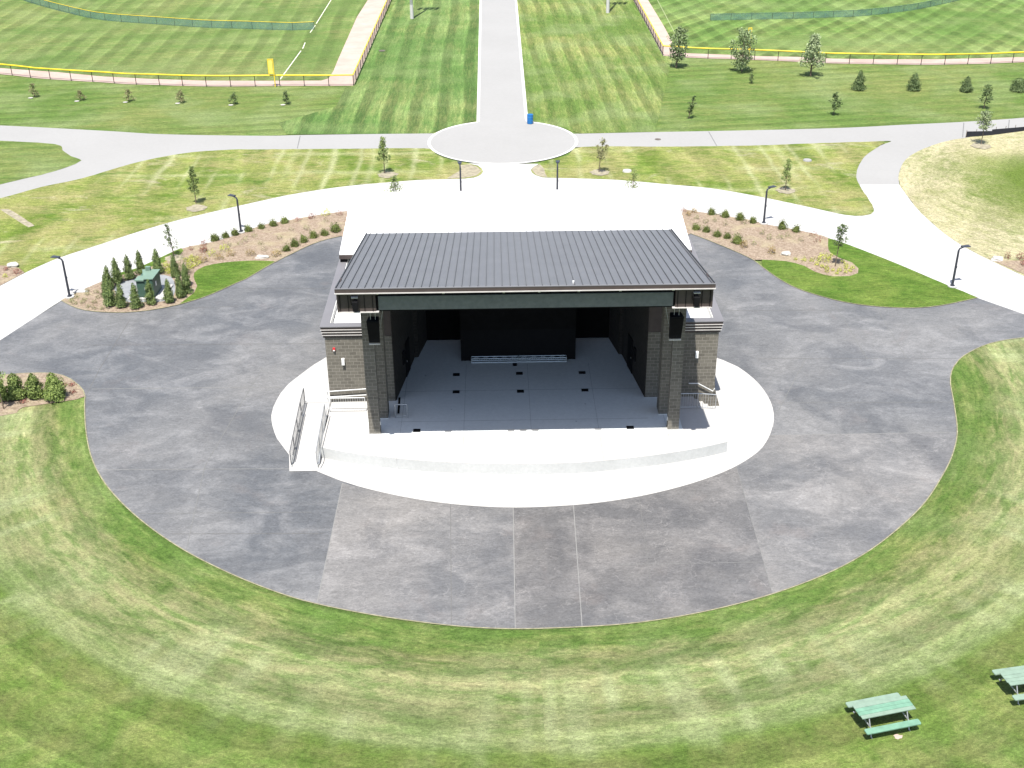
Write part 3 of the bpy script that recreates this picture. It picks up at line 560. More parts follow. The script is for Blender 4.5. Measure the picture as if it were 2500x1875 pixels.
# wings
WF = 59.3
M_inblock = block_mat('shaded_inner_block', (.016, .0145, .013), (.026, .023, .021), (.042, .038, .034))  # copy of the wing block, darkened to put stage shade into the colour
L = [(-9.6, WF), (-5.91, WF), (-5.15, 64.81), (-4.93, 64.81), (-4.5, 67.2), (-4.5, 72), (-9.6, 72)]
Rr = [(12.25, WF), (8.33, WF), (7.57, 64.81), (7.38, 64.81), (6.96, 67.2), (6.96, 72), (12.25, 72)]
MB().prism(L, 0, 4.80).prism([(-9.6, 72.02), (-4.5, 72.02), (-4.5, 72.3), (-9.6, 72.3)], 0, 4.8).build('block_wall', M_block, pav)
MB().prism(Rr, 0, 4.80).build('block_wall', M_block, pav)
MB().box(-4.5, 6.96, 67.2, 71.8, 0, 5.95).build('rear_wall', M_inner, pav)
for sgn, x0, x1, xi in ((-1, -9.6, -6.95, -9.6), (1, 9.75, 12.25, 12.25)):
    # membrane roof lying behind the parapet
    MB().box(x0 if sgn < 0 else x0, x1, WF+.35, 72, 4.81, 5.06).build('flat_roof', M_memb, pav)
    co = MB()
    o_ = xi
    bands = MB(); tr = MB()
    for k in range(4):
        z1_ = 5.46-k*.178; out = .16-k*.03
        if sgn < 0: bands.box(o_-out, -6.9 if k < 9 else x1, WF-out, WF+.28, z1_-.135, z1_); bands.box(o_-out, o_+.28, WF+.28, 72, z1_-.135, z1_)
        else: bands.box(9.7, o_+out, WF-out, WF+.28, z1_-.135, z1_); bands.box(o_-.28, o_+out, WF+.28, 72, z1_-.135, z1_)
        e = out+.025
        if k < 3:
            if sgn < 0: tr.box(o_-e, -6.93, WF-e, WF+.26, z1_-.177, z1_-.137); tr.box(o_-e, o_+.26, WF+.26, 72, z1_-.177, z1_-.137)
            else: tr.box(9.73, o_+e, WF-e, WF+.26, z1_-.177, z1_-.137); tr.box(o_-.26, o_+e, WF+.26, 72, z1_-.177, z1_-.137)
    bands.build('parapet_band', M_bronze, pav); tr.build('parapet_trim', M_trim, pav)
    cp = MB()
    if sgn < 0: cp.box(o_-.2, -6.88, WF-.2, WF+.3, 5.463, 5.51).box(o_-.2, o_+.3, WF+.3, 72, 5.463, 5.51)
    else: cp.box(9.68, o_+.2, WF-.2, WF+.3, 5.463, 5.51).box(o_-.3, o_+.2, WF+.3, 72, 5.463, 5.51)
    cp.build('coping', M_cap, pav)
    inn = MB()
    if sgn < 0: inn.box(o_+.285, o_+.33, WF+.285, 72, 5.05, 5.46).box(o_+.33, -6.95, WF+.285, WF+.33, 5.05, 5.46)
    else: inn.box(o_-.33, o_-.285, WF+.285, 72, 5.05, 5.46).box(9.75, o_-.33, WF+.285, WF+.33, 5.05, 5.46)
    inn.build('parapet_lining', M_memb, pav)
# interior linings, shade mixed into their block colour, and upper walls up to the roof
rz = lambda x, y: roof_z(y)-.3 if y < 66.3 else 5.9
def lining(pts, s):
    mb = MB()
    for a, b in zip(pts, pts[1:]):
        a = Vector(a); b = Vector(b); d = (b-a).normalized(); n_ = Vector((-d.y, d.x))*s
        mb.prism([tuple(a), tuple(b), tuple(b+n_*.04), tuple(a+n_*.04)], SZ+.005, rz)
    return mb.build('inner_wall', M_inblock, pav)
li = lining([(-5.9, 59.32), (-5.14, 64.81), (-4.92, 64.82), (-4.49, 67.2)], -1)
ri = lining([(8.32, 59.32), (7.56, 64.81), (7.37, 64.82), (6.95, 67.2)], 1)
MB().prism([(-6.85, WF+.02), (-5.91, WF+.02), (-5.15, 64.81), (-4.5, 67.2), (-6.85, 67.2)], 4.805, rz).build('upper_wall', M_bronze, pav)
MB().prism([(9.6, WF+.02), (8.33, WF+.02), (7.57, 64.81), (6.96, 67.2), (9.6, 67.2)], 4.805, rz).build('upper_wall', M_bronze, pav)
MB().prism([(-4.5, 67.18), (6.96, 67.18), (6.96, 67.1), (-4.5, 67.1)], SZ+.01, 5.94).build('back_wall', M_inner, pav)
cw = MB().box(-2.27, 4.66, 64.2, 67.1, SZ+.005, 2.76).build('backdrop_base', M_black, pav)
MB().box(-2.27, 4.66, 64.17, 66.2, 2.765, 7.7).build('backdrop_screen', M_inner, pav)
def side_door(a, b, t0, t1, s, wall):
    a = Vector(a); b = Vector(b); d = (b-a).normalized(); n_ = Vector((-d.y, d.x))*s
    p, q = a+(b-a)*t0+n_*.06, a+(b-a)*t1+n_*.06
    dr_ = MB().obox(p, q, .05, SZ+.02, SZ+2.15).build('door', M_black, wall)
    m_ = a+(b-a)*(t0+(t1-t0)*.12)+n_*.12; MB().box(m_.x-.02, m_.x+.02, m_.y-.06, m_.y+.06, SZ+1.0, SZ+1.05).build('door_handle', M_galv, dr_)
side_door((-5.9, 59.32), (-5.14, 64.81), .52, .72, -1, pav)
side_door((8.32, 59.32), (7.56, 64.81), .52, .72, 1, pav)
for a, b, s in (((-5.9, 59.32), (-5.14, 64.81), -1), ((8.32, 59.32), (7.56, 64.81), 1)):
    a = Vector(a); b = Vector(b); d = (b-a).normalized(); n_ = Vector((-d.y, d.x))*s; p = a+(b-a)*.38+n_*.08; q = a+(b-a)*.45+n_*.08
    MB().obox(p, q, .08, SZ+1.2, SZ+2.0).build('control_panel', M_black, pav)
# piers
for cxp, cxq in ((-6.76, -6.46), (9.42, 9.14)):
    MB().box(cxp-.3, cxp+.3, 55.58, 56.0, SZ+.005, roof_z(55.6)-.3).build('pier', M_block, pav)
    MB().box(cxp-.33, cxp+.33, 55.55, 56.03, SZ+.004, SZ+.05).build('pier_base', M_conc, pav)
    MB().box(cxq-.3, cxq+.3, 57.28, 58.1, SZ+.005, roof_z(57.3)-.3).build('pier', M_block, pav)
    MB().box(cxq-.33, cxq+.33, 57.25, 58.13, SZ+.004, SZ+.045).build('pier_base', M_floor, pav)
    s = 1 if cxp < 0 else -1
    MB().box(cxp+s*.3-.04, cxp+s*.3+.04, 55.72, 55.84, SZ+.5, SZ+.72).build('outlet_cover', M_white, pav)
# main roof
XL, XR = -7.73, 10.38
def slope_box(mb, x0, x1, y0, y1, dz0, dz1, mi=0):
    a = [(x0, y0), (x1, y0), (x1, y1), (x0, y1)]
    return mb.hexa([(x, y, roof_z(y)+dz0) for x, y in a]+[(x, y, roof_z(y)+dz1) for x, y in a], mi)
rf = slope_box(MB(), XL+.02, XR-.02, 51.95, 66.38, -.12, 0).build('roof', M_roof, pav)
mb = MB(); slope_box(mb, XL+.02, XL+.06, 52.0, 66.36, .0, .09); slope_box(mb, XR-.06, XR-.02, 52.0, 66.36, .0, .09)
x = XL+.26
while x < XR-.1: slope_box(mb, x-.012, x+.012, 52.0, 66.3, .0135, .06); x += .3845
mb.build('roof_seam', M_seam, rf)
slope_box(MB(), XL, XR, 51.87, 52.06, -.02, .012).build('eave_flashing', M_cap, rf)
MB().cyl(3.64, 52.45, 10.75, 10.9, .05).build('roof_vent', M_white, rf)
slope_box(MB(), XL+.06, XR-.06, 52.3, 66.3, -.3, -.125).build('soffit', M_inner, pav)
MB().box(XL, XR, 51.88, 51.95, 10.675, 10.85).build('roof_fascia', M_bronze, pav)
MB().box(XL-.02, XR+.02, 51.84, 51.95, 10.625, 10.67).build('drip_edge', M_trim, pav)
for s, xa, xb in ((-1, -7.66, -5.86), (1, 8.56, 10.3)):
    cl = MB().box(xa, xb, 52.2, 53.9, 9.56, 10.5).build('fascia_cladding', M_bronze, pav)
    mb = MB(); k = xa+.1
    while k < xb: mb.box(k-.012, k+.012, 52.165, 52.2, 9.56, 10.42); k += .39
    mb.build('cladding_seam', M_black, cl)
    MB().box(xa-(.03 if s < 0 else .14), xb+(.14 if s < 0 else .03), 52.12, 52.3, 9.515, 9.555).build('cladding_trim', M_trim, pav)
    MB().box(xa-.05 if s < 0 else xb-.03, xa+.03 if s < 0 else xb+.05, 52.15, 53.9, 9.56, 10.6).build('corner_trim', M_bronze, pav)
MB().box(-5.84, 8.54, 52.42, 53.9, 9.47, 10.5).build('fascia_beam', M_black, pav)
MB().box(-5.75, 8.47, 52.33, 52.4, 9.56, 10.28).build('banner_panel', M_screen, pav, bevel=.01)
for x in (-5.78, -2.6, .3, 2.0, 3.9, 5.9, 8.45): MB().box(x-.06, x+.06, 52.3, 52.37, 10.38, 10.43).build('banner_clip', M_galv, pav)
# side cladding of the roof truss
for xa in (XL+.1, XR-.18):
    mb = MB(); a = [(53.9, 9.56), (66.2, roof_z(66.2)-.55), (66.2, roof_z(66.2)-.3), (53.9, roof_z(53.9)-.3)]
    mb.hexa([(xa, 53.9, 9.56), (xa+.08, 53.9, 9.56), (xa+.08, 66.2, roof_z(66.2)-.7), (xa, 66.2, roof_z(66.2)-.7), (xa, 53.9, roof_z(53.9)-.12), (xa+.08, 53.9, roof_z(53.9)-.12), (xa+.08, 66.2, roof_z(66.2)-.12), (xa, 66.2, roof_z(66.2)-.12)])
    mb.build('side_cladding', M_bronze, pav)
# rear canopy roof, white membrane
def rc(y): return 6.08+(y-68.4)*.13
RA = [(-9.7, 68.4), (12.02, 68.4), (12.02, 76.7), (-9.7, 76.7)]
rr = MB().hexa([(x, y, rc(y)-.08) for x, y in RA]+[(x, y, rc(y)) for x, y in RA]).build('canopy_roof', M_memb, pav)
RB = [(-9.72, 68.36), (12.04, 68.36), (12.04, 76.72), (-9.72, 76.72)]
MB().hexa([(x, y, rc(y)-.34) for x, y in RB]+[(x, y, rc(y)-.1) for x, y in RB]).build('canopy_fascia', M_bronze, rr)
MB().box(-9.68, -9.3, 68.42, 68.75, 5.1, 5.74).build('canopy_bracket', M_black, rr); MB().box(11.6, 12.0, 68.42, 68.75, 5.1, 5.74).build('canopy_bracket', M_black, rr)
for x in (-9.3, -2.5, 4.5, 11.6): MB().box(x-.2, x+.2, 75.9, 76.3, 0, rc(75.9)-.34).build('canopy_post', M_block, pav)
# wall fixtures
def wall_light(x, z):
    b_ = MB().box(x-.08, x+.08, WF-.035, WF-.001, z-.18, z+.18); b_.hexa([(x-.08, WF-.16, z-.19), (x+.08, WF-.16, z-.19), (x+.08, WF-.037, z-.12), (x-.08, WF-.037, z-.12), (x-.08, WF-.14, z+.17), (x+.08, WF-.14, z+.17), (x+.08, WF-.037, z+.17), (x-.08, WF-.037, z+.17)])
    b_.build('wall_light', M_white, pav)
wall_light(-8.68, 3.3); wall_light(11.1, 3.42)
al = MB().box(-9.2, -9.07, WF-.09, WF-.001, 3.98, 4.14).build('fire_alarm', M_red, pav); MB().box(-9.18, -9.09, WF-.115, WF-.091, 3.97, 4.03).build('strobe_lens', M_white, al)
# handrails fixed to the wing walls
def railtube(pts, r=.03): return MB().tube(pts, r, 8)
railtube([(-9.75, WF-.16, 1.45), (-7.4, WF-.16, 1.60)], .035).build('wall_handrail', M_rail, pav)
railtube([(-9.75, WF-.14, 1.08), (-7.4, WF-.14, 1.2)], .035).build('wall_handrail', M_rail, pav)
railtube([(10.75, WF-.14, 1.62), (11.27, WF-.14, 1.62), (12.15, WF-.14, 1.1), (12.24, WF-.14, 1.28)], .035).build('wall_handrail', M_rail, pav)
MB().hexa([(12.25, WF+.02, 0), (12.65, WF+.02, 0), (12.65, 60.6, 0), (12.25, 60.6, 0), (12.25, WF+.02, 1.6), (12.3, WF+.02, 1.15), (12.3, 60.6, 1.15), (12.25, 60.6, 1.6)]).build('wall_buttress', M_block, pav)

# ------------------------------------------------------------------ stairs, ramp and railings
st = MB()
for k in range(4): st.box(11.1+k*.28+(.0 if k == 0 else .002), 11.1+(k+1)*.28, 57.92, WF-.01, .05, SZ-.004-(k+1)*.165+.02)
tag(st.build('side_steps', M_conc), 'pale concrete steps going down beside the right wing wall', 'steps')
rmp = MB()
RY = [(-11.06, 53.0, .055), (-9.6, 53.0, .055), (-9.6, 57.6, SZ-.01), (-11.06, 57.6, SZ-.01)]
rmp.hexa([(x, y, .05) for x, y, z in RY]+[(x, y, z+.02) for x, y, z in RY]); rmp.box(-11.06, -9.6, 57.602, 59.25, .05, SZ+.006)
rp = rmp.build('access_ramp', M_conc); tag(rp, 'pale concrete access ramp climbing to a landing beside the left wing', 'ramp')
def rampz(y): return .07+max(0, min(1, (y-53.0)/4.6))*(SZ-.06)
cb = MB()
for x in (-11.0, -9.64):
    a = [(x-.05, 53.3), (x+.05, 53.3), (x+.05, 57.6), (x-.05, 57.6)]; cb.hexa([(p[0], p[1], .06) for p in a]+[(p[0], p[1], rampz(p[1])+.1) for p in a])
cb.build('ramp_kerb', M_riser, rp)
def railing(name, pts, h, label, infill, nposts=None, m=M_rail, bottom=.12, cat='railing', hand=None, group=None):
    t = thing(name, label, cat, tuple(pts[0]), 0, group); o0 = Vector(pts[0])
    P = [Vector(p)-o0 for p in pts]; U = Vector((0, 0, h))
    railtube([p+U for p in P], .028).build('top_rail', m, t)
    railtube([p+Vector((0, 0, bottom)) for p in P], .02).build('bottom_rail', m, t)
    for a, b in zip(P, P[1:]):
        n_ = max(1, int((b-a).length/1.25))
        for k in range(n_+(1 if b == P[-1] else 0)):
            q = a+(b-a)*k/n_; MB().tube([q, q+U], .026, 6).build('post', m, t)
    mb = MB()
    for a, b in zip(P, P[1:]):
        if infill == 'bars':
            k_ = max(2, int((b-a).length/.13))
            for j in range(1, k_):
                q = a+(b-a)*j/k_; mb.tube([q+Vector((0, 0, bottom)), q+U], .009, 4, cap=False)
        elif infill: mb.face([a+Vector((0, 0, bottom)), b+Vector((0, 0, bottom)), b+U, a+U])
    if mb.f: mb.build('infill_panel', m if infill == 'bars' else infill, t)
    if hand: railtube([Vector(p)-o0 for p in hand], .022).build('handrail', m, t)
    return t
pts = [(-11.0, 53.35, .07), (-11.0, 57.6, SZ)]
railing('ramp_railing', [(-11.0, 53.35, .08), (-11.0, 54.6, rampz(54.6)), (-11.0, 57.6, SZ), (-11.03, 59.15, SZ)], .98, 'long dark mesh railing along the outer left side of the access ramp', M_infill, hand=[(-10.9, 53.5, .75), (-10.9, 57.6, SZ+.72)], m=M_railg)
railing('ramp_railing', [(-9.64, 53.35, .08), (-9.64, 57.4, SZ-.04)], .95, 'pale mesh railing on the stage side of the access ramp', M_infillw, hand=[(-9.5, 53.1, .4), (-9.45, 53.5, .8), (-9.5, 57.4, SZ+.7)], m=M_galv)
railing('landing_railing', [(-11.03, 59.2, SZ), (-9.72, 59.2, SZ)], .98, 'short white barred railing across the back of the ramp landing', 'bars')
railing('stage_railing', [(-9.5, 58.13, SZ), (-7.5, 58.13, SZ)], .88, 'white barred railing standing in front of the left wing wall', 'bars')
railing('stage_railing', [(9.6, 57.87, SZ), (11.08, 57.87, SZ), (12.1, 57.87, SZ-.1)], .98, 'grey and white barred railing beside the right pier and steps', 'bars', m=M_galv)
railing('stage_railing', [(-5.75, 57.35, SZ), (-5.1, 57.35, SZ)], .85, 'short grey railing inside the stage next to the left rear pier', None, m=M_galv)

# ------------------------------------------------------------------ lighting truss lying by the backdrop
def truss(x0, x1, label):
    t = thing('lighting_truss', label, 'truss', (x0, 63.86, SZ+.01), 0, 'truss sections on the stage floor'); Ln = x1-x0; s = .29
    for y in (0, s):
        for z in (.03, s): MB().tube([(0, y, z), (Ln, y, z)], .025, 8).build('chord', M_alum, t)
    mb = MB(); n_ = 5
    for k in range(n_):
        a, b = Ln*k/n_, Ln*(k+1)/n_; m_ = (a+b)/2
        for y in (0, s): mb.tube([(a, y, .03), (m_, y, s), (b, y, .03)], .012, 5)
        for z in (.03, s): mb.tube([(a, 0, z), (b, s, z)], .012, 5)
    mb.build('lattice', M_alum, t)
    for x in (0, Ln): MB().tube([(x, 0, .03), (x, s, .03), (x, s, s), (x, 0, s), (x, 0, .03)], .016, 6).build('end_frame', M_alum, t)
truss(-1.64, 1.2, 'silver box truss section on the left, lying on the floor before the black backdrop')
truss(1.25, 4.1, 'silver box truss section on the right, lying on the floor before the black backdrop')

# ------------------------------------------------------------------ loudspeakers
def big_speaker(x0, x1, label, s):
    t = thing('hanging_speaker', label, 'loudspeaker', ((x0+x1)/2, 54.3, 6.8), 0, 'speakers hung at the stage mouth'); hw = (x1-x0)/2
    MB().hexa([(-hw*.86, .1, 0), (hw*.86, .1, 0), (hw*.7, .6, 0), (-hw*.7, .6, 0), (-hw, -.12, 1.3), (hw, -.12, 1.3), (hw*.8, .5, 1.3), (-hw*.8, .5, 1.3)]).build('cabinet', M_black, t, bevel=.02)
    MB().hexa([(-hw*.8, .085, .1), (hw*.8, .085, .1), (hw*.8, .1, .1), (-hw*.8, .1, .1), (-hw*.92, -.125, 1.22), (hw*.92, -.125, 1.22), (hw*.92, -.11, 1.22), (-hw*.92, -.11, 1.22)]).build('grille', M_inner, t)
    for dx in (-.12, .12): MB().tube([(dx, .1, 1.3), (dx*1.2, .15, 3.2)], .012, 5).build('suspension_cable', M_rail, t)
    MB().tube([(s*hw*.9, .4, .7), (s*(hw+.15), .5, 1.6), (s*(hw+.2), .55, 3.2)], .014, 5).build('power_cable', M_galv, t)
    MB().box(-hw*.85, hw*.85, .1, .18, -.12, -.06).build('mounting_bar', M_trim, t)
big_speaker(-6.62, -5.97, 'large black loudspeaker hanging in front of the left piers', 1)
big_speaker(8.66, 9.38, 'large black loudspeaker hanging in front of the right piers', -1)
def small_speaker(x, label):
    t = thing('wall_speaker', label, 'loudspeaker', (x, 52.2, 9.92), 0, 'speakers on the roof fascia')
    MB().box(-.16, .16, -.22, -.02, .43, .46).build('mounting_bracket', M_rail, t)
    MB().hexa([(-.11, -.26, -.27), (.11, -.26, -.27), (.09, -.06, -.27), (-.09, -.06, -.27), (-.15, -.3, .26), (.15, -.3, .26), (.12, -.06, .26), (-.12, -.06, .26)]).build('cabinet', M_black, t, bevel=.015)
    MB().box(-.03, .03, -.2, -.12, .25, .43).build('yoke', M_black, t)
    MB().tube([(-.12, -.1, .0), (-.2, -.06, .05), (-.22, -.03, .4)], .012, 5).build('cable', M_black, t)
small_speaker(-6.83, 'small black speaker bracketed to the left end of the roof fascia')
small_speaker(9.55, 'small black speaker bracketed to the right end of the roof fascia')

# ------------------------------------------------------------------ lamps along the promenade
def lamp(x, y, ang, label):
    p = G(x, y); t = thing('path_lamp', label, 'street lamp', (p.x, p.y, .03), 0, 'dark lamps along the promenade')
    MB().cyl(0, 0, 0, .10, .33, .32, 24).build('footing', M_conc, t)
    MB().cyl(0, 0, .1, .13, .17, .17, 12).cyl(0, 0, .13, .3, .1, .075, 12).build('base_plate', M_dpole, t)
    MB().tube([(0, 0, .3), (0, 0, 2.72)], [.085, .07], 10).build('pole', M_dpole, t)
    d = Vector((math.cos(ang), math.sin(ang), 0)); n_ = Vector((-d.y, d.x, 0))
    MB().tube([(0, 0, 2.7), d*.06+Vector((0, 0, 2.84)), d*.3+Vector((0, 0, 2.93))], .06, 8).build('arm', M_dpole, t)
    a = d*.16+Vector((0, 0, 2.93)); b = d*.78+Vector((0, 0, 2.96)); h = Vector((0, 0, .06)); 
    MB().hexa([a-n_*.12, b-n_*.2, b+n_*.2, a+n_*.12, a-n_*.1+h*1.6, b-n_*.18+h*.8, b+n_*.18+h*.8, a+n_*.1+h*1.6]).build('lamp_head', M_dpole, t, bevel=.012)
    MB().box(-.05, .09, -.05, .05, 1.42, 1.56).build('sensor_box', M_dpole, t)
lamp(170.7, 727, R(165), 'dark lamp furthest left, at the tip of the tree-ringed planting bed')
lamp(588.8, 568.7, R(150), 'dark lamp at the back edge of the left shrub bed')
c_ = G(1125.7, 486); lamp(1125.7, 486, R(95), 'dark lamp behind the pavilion, left of the turning circle link')
lamp(1360.2, 483.5, R(85), 'dark lamp behind the pavilion, right of the turning circle link')
lamp(1864.3, 547, R(25), 'dark lamp at the back edge of the right shrub bed')
lamp(2324.4, 701, R(12), 'dark lamp furthest right, on a white round footing beside turf')

# tall floodlight poles by the ball fields
def flood(x, y, label):
    p = G(x, y); t = thing('floodlight_pole', label, 'floodlight', (p.x, p.y, 0), 0, 'floodlight poles by the ball fields')
    MB().tube([(0, 0, 0), (0, 0, 1.9)], [.25, .235], 16).build('concrete_sleeve', M_kerb, t)
    MB().tube([(0, 0, 1.9), (0, 0, 20.5)], [.215, .12], 16).build('pole', M_galv, t)
    for k, z in enumerate((17.0, 18.0, 19.0, 20.0)):
        ca = MB().box(-1.5, 1.5, -.06, .06, z-.05, z+.05).build('crossarm', M_galv, t)
        for j in range(4):
            xx = -1.25+j*.83; MB().tube([(xx, -.1, z), (xx, -.45, z-.22)], [.14, .27], 10).build('lamp_head', M_galv, ca)
flood(1006, 45.5, 'grey floodlight pole left of the road')
flood(1483.6, 31.5, 'grey floodlight pole right of the road')

# ------------------------------------------------------------------ fences
def fence(label, pts, h, sp, mesh, cap, post_m, cap_r=.05, post_r=.042, extra_ends=True):
    o0 = Vector((pts[0][0], pts[0][1], 0)); t = thing('ball_field_fence', label, 'fence', tuple(o0))
    P = [Vector((p[0], p[1], 0))-o0 for p in pts]
    MB().tube([p+Vector((0, 0, h)) for p in P], cap_r, 6).build('top_cap', cap, t)
    mb = MB()
    for a, b in zip(P, P[1:]): mb.face([a+Vector((0, 0, .03)), b+Vector((0, 0, .03)), b+Vector((0, 0, h-.03)), a+Vector((0, 0, h-.03))])
    mb.build('mesh_panel', mesh, t)
    acc = 0.0; nxt = 0.0; cnt = 0; src = None
    for a, b in zip(P, P[1:]):
        ln = (b-a).length
        while nxt <= acc+ln and cnt < 98:
            q = a+(b-a)*((nxt-acc)/ln)
            if src is None: src = MB().cyl(0, 0, 0, h, post_r, n=6).build('post', post_m, t); src.location = q
            else:
                c = src.copy(); COL.objects.link(c); c.parent = t; c.location = q
            nxt += sp; cnt += 1
        acc += ln
    return t
M_post = plain('black_fence_post', (.035, .032, .03), .5)
FL = [G(-120, 176)]+fl[1:]
fence('black mesh fence with thick yellow cap along the front of the left ball field', [(p.x, p.y) for p in smooth(fl[::-1], 2)], 1.2, 2.78, M_chain, M_yell, M_post, .085)
fence('black mesh fence running back from the corner of the left ball field', [(flc.x, flc.y), ((flc+dl*66).x, (flc+dl*66).y)], 1.2, 2.6, M_chainside, M_yell, M_post, .07)
fence('black mesh fence with thick yellow cap along the front of the right ball field', [(p.x, p.y) for p in smooth(fr, 2)], 1.2, 2.78, M_chain, M_yell, M_post, .085)
fence('black mesh fence running back from the corner of the right ball field', [(frc.x, frc.y), ((frc+dr*60).x, (frc+dr*60).y)], 1.2, 2.6, M_chainside, M_yell, M_post, .07)
fence('green screened temporary fence curving across the left outfield', [(p.x, p.y) for p in smooth(px(767.8, 72.3, 714.3, 74.6, 659, 72.9, 607.5, 70.9, 503.4, 68, 405, 61.3, 312.5, 55, 237, 47.7, 165, 31.8, 84, 10, 45, -4, -10, -30), 2)], 1.05, 2.9, M_gmesh, M_yell, M_post, .03, .025)
fence('green screened temporary fence curving across the right outfield', [(p.x, p.y) for p in smooth(px(1733.8, 50.6, 1860, 47.7, 1941, 46.3, 2020, 43.5, 2097, 40.5, 2145, 36, 2224.5, 26, 2291, 13, 2334.5, 3, 2380, -9), 2)], .9, 2.9, M_gmesh, M_gmesh, M_post, .03, .025)
# construction fence at the right
sf = thing('silt_fence', 'low black silt fence along the bend of the right path', 'fence', tuple(G(2357.6, 336)))
o0 = G(2357.6, 336); P = [p-o0 for p in px(2357.6, 336, 2420, 331, 2500, 320.5, 2700, 296)]
mb = MB()
for a, b in zip(P, P[1:]): mb.hexa([a, b, b+Vector((0, .03, 0)), a+Vector((0, .03, 0)), a+Vector((0, 0, .6)), b+Vector((0, 0, .45)), b+Vector((0, .03, .45)), a+Vector((0, .03, .6))])
mb.build('fabric', M_silt, sf)
for k in range(7):
    q = P[0]+(P[2]-P[0])*k/6; MB().box(q.x-.02, q.x+.02, q.y-.03, q.y+.0, 0, .75).build('stake', M_bark, sf)

def foul_pole(x, y, h, label, pw, ph, pm, side):
    p = G(x, y); t = thing('foul_pole', label, 'foul pole', (p.x, p.y, 0), 0)
    MB().cyl(0, 0, 0, h, .06, n=8).build('pole', M_yell2, t)
    a, b = sorted((side*.06, side*pw)); fr_ = MB()
    fr_.box(a, b, -.03, .03, h-.08, h); fr_.box(a, b, -.03, .03, h-ph, h-ph+.08); fr_.box((a if side < 0 else b-.07), (a+.07 if side < 0 else b), -.031, .031, h-ph, h); fr_.build('panel_frame', M_yell2, t)
    if pm: MB().box(a+.05, b-.05, -.01, .01, h-ph+.06, h-.06).build('panel_mesh', pm, t)
foul_pole(672.3, 211.5, 3.1, 'yellow foul pole with mesh panel on the left field fence', .62, 1.65, M_ymesh, -1)
foul_pole(1829, 146, 3.8, 'yellow open-framed foul pole on the right field fence', .4, 2.1, None, -1)

# ------------------------------------------------------------------ barrel, boulders, transformer cabinet
p = G(1294, 303); t = thing('barrel', 'blue plastic barrel on the kerb where the road meets the turning circle', 'barrel', (p.x, p.y, .06))
mb = MB(); prof = [(0, .28), (.05, .3), (.3, .305), (.32, .32), (.35, .305), (.62, .305), (.64, .32), (.67, .305), (.88, .295)]
mb.tube([(0, 0, z) for z, r in prof], [r for z, r in prof], 24); mb.build('body', M_blue, t, smooth=False)
mb = MB()
for k in range(24):
    a, b = 2*math.pi*k/24, 2*math.pi*(k+1)/24
    mb.hexa([(math.cos(a)*.26, math.sin(a)*.26, .88), (math.cos(a)*.31, math.sin(a)*.31, .88), (math.cos(b)*.31, math.sin(b)*.31, .88), (math.cos(b)*.26, math.sin(b)*.26, .88), (math.cos(a)*.26, math.sin(a)*.26, .93), (math.cos(a)*.31, math.sin(a)*.31, .93), (math.cos(b)*.31, math.sin(b)*.31, .93), (math.cos(b)*.26, math.sin(b)*.26, .93)])
mb.build('rim', M_blue, t)
def rock(x, y, sx, sy, sz, label):
    p = G(x, y); me = bpy.data.meshes.new('boulder'); import bmesh
    b = bmesh.new(); bmesh.ops.create_icosphere(b, subdivisions=3, radius=1)
    for v in b.verts:
        n_ = mathutils.noise.noise(v.co*1.3+Vector((x, y, 0)))*.35+mathutils.noise.noise(v.co*3.1+Vector((x, 0, y)))*.12
        v.co *= 1+n_; v.co.x *= sx; v.co.y *= sy; v.co.z = max(v.co.z, -.3)*sz
    b.to_mesh(me); b.free(); me.materials.append(M_rock); o = bpy.data.objects.new('boulder', me); COL.objects.link(o); o.location = (p.x, p.y, sz*.25+.06); tag(o, label, 'boulder')
rock(31, 652, .42, .3, .25, 'pale boulder in the far left planting bed by the promenade')
rock(640, 631, .5, .22, .18, 'long flat pale stone at the tip of the left turf island')
rock(1918, 623, .38, .28, .2, 'pale boulder in the middle of the right shrub bed')
rock(2434, 636, .45, .3, .2, 'pale boulder at the far right edge beside the promenade')
rock(1753, 524, .18, .14, .1, 'small pale rock at the back edge of the right shrub bed')
rock(196, 714, .55, .25, .1, 'low white stone beside the furthest left lamp')

c = G(364, 727); t = thing('transformer_cabinet', 'green electrical transformer cabinet ringed by small conical evergreens', 'transformer', (c.x, c.y, .07), R(-3))
MB().box(-1.15, 1.05, -.55, 1.75, 0, .1).build('concrete_pad', M_conc, t)
bd = MB().hexa([(-.55, -.3, .1), (.5, -.3, .1), (.5, 1.15, .1), (-.55, 1.15, .1), (-.55, -.3, 1.2), (.5, -.3, 1.3), (.5, 1.15, 1.3), (-.55, 1.15, 1.2)]).build('cabinet', M_tgrn, t)
MB().hexa([(-.02, -.36, 1.31), (.56, -.36, 1.33), (.56, 1.2, 1.33), (-.6, 1.2, 1.31), (-.02, -.36, 1.37), (.56, -.36, 1.39), (.56, 1.2, 1.39), (-.6, 1.2, 1.37)]).build('lid', M_tgrn2, t)
MB().box(-.6, -.03, -.4, .35, 1.22, 1.3).build('hood', M_tgrn2, t)
MB().box(-.3, .0, .95, 1.15, 1.38, 1.62).build('vent', M_tgrn2, t)
dr_ = MB().box(-.5, -.01, -.325, -.302, .16, 1.12).build('door', M_tgrn, t); MB().box(-.08, -.03, -.35, -.326, .6, .78).build('handle', M_galv, dr_)
MB().box(.03, .46, -.325, -.302, .16, 1.2).build('door', M_tgrn, t)
MB().box(.502, .52, .1, .3, .7, 1.0).build('warning_sign', M_white, t)

t.scale = (1.1, 1.1, 1.1)
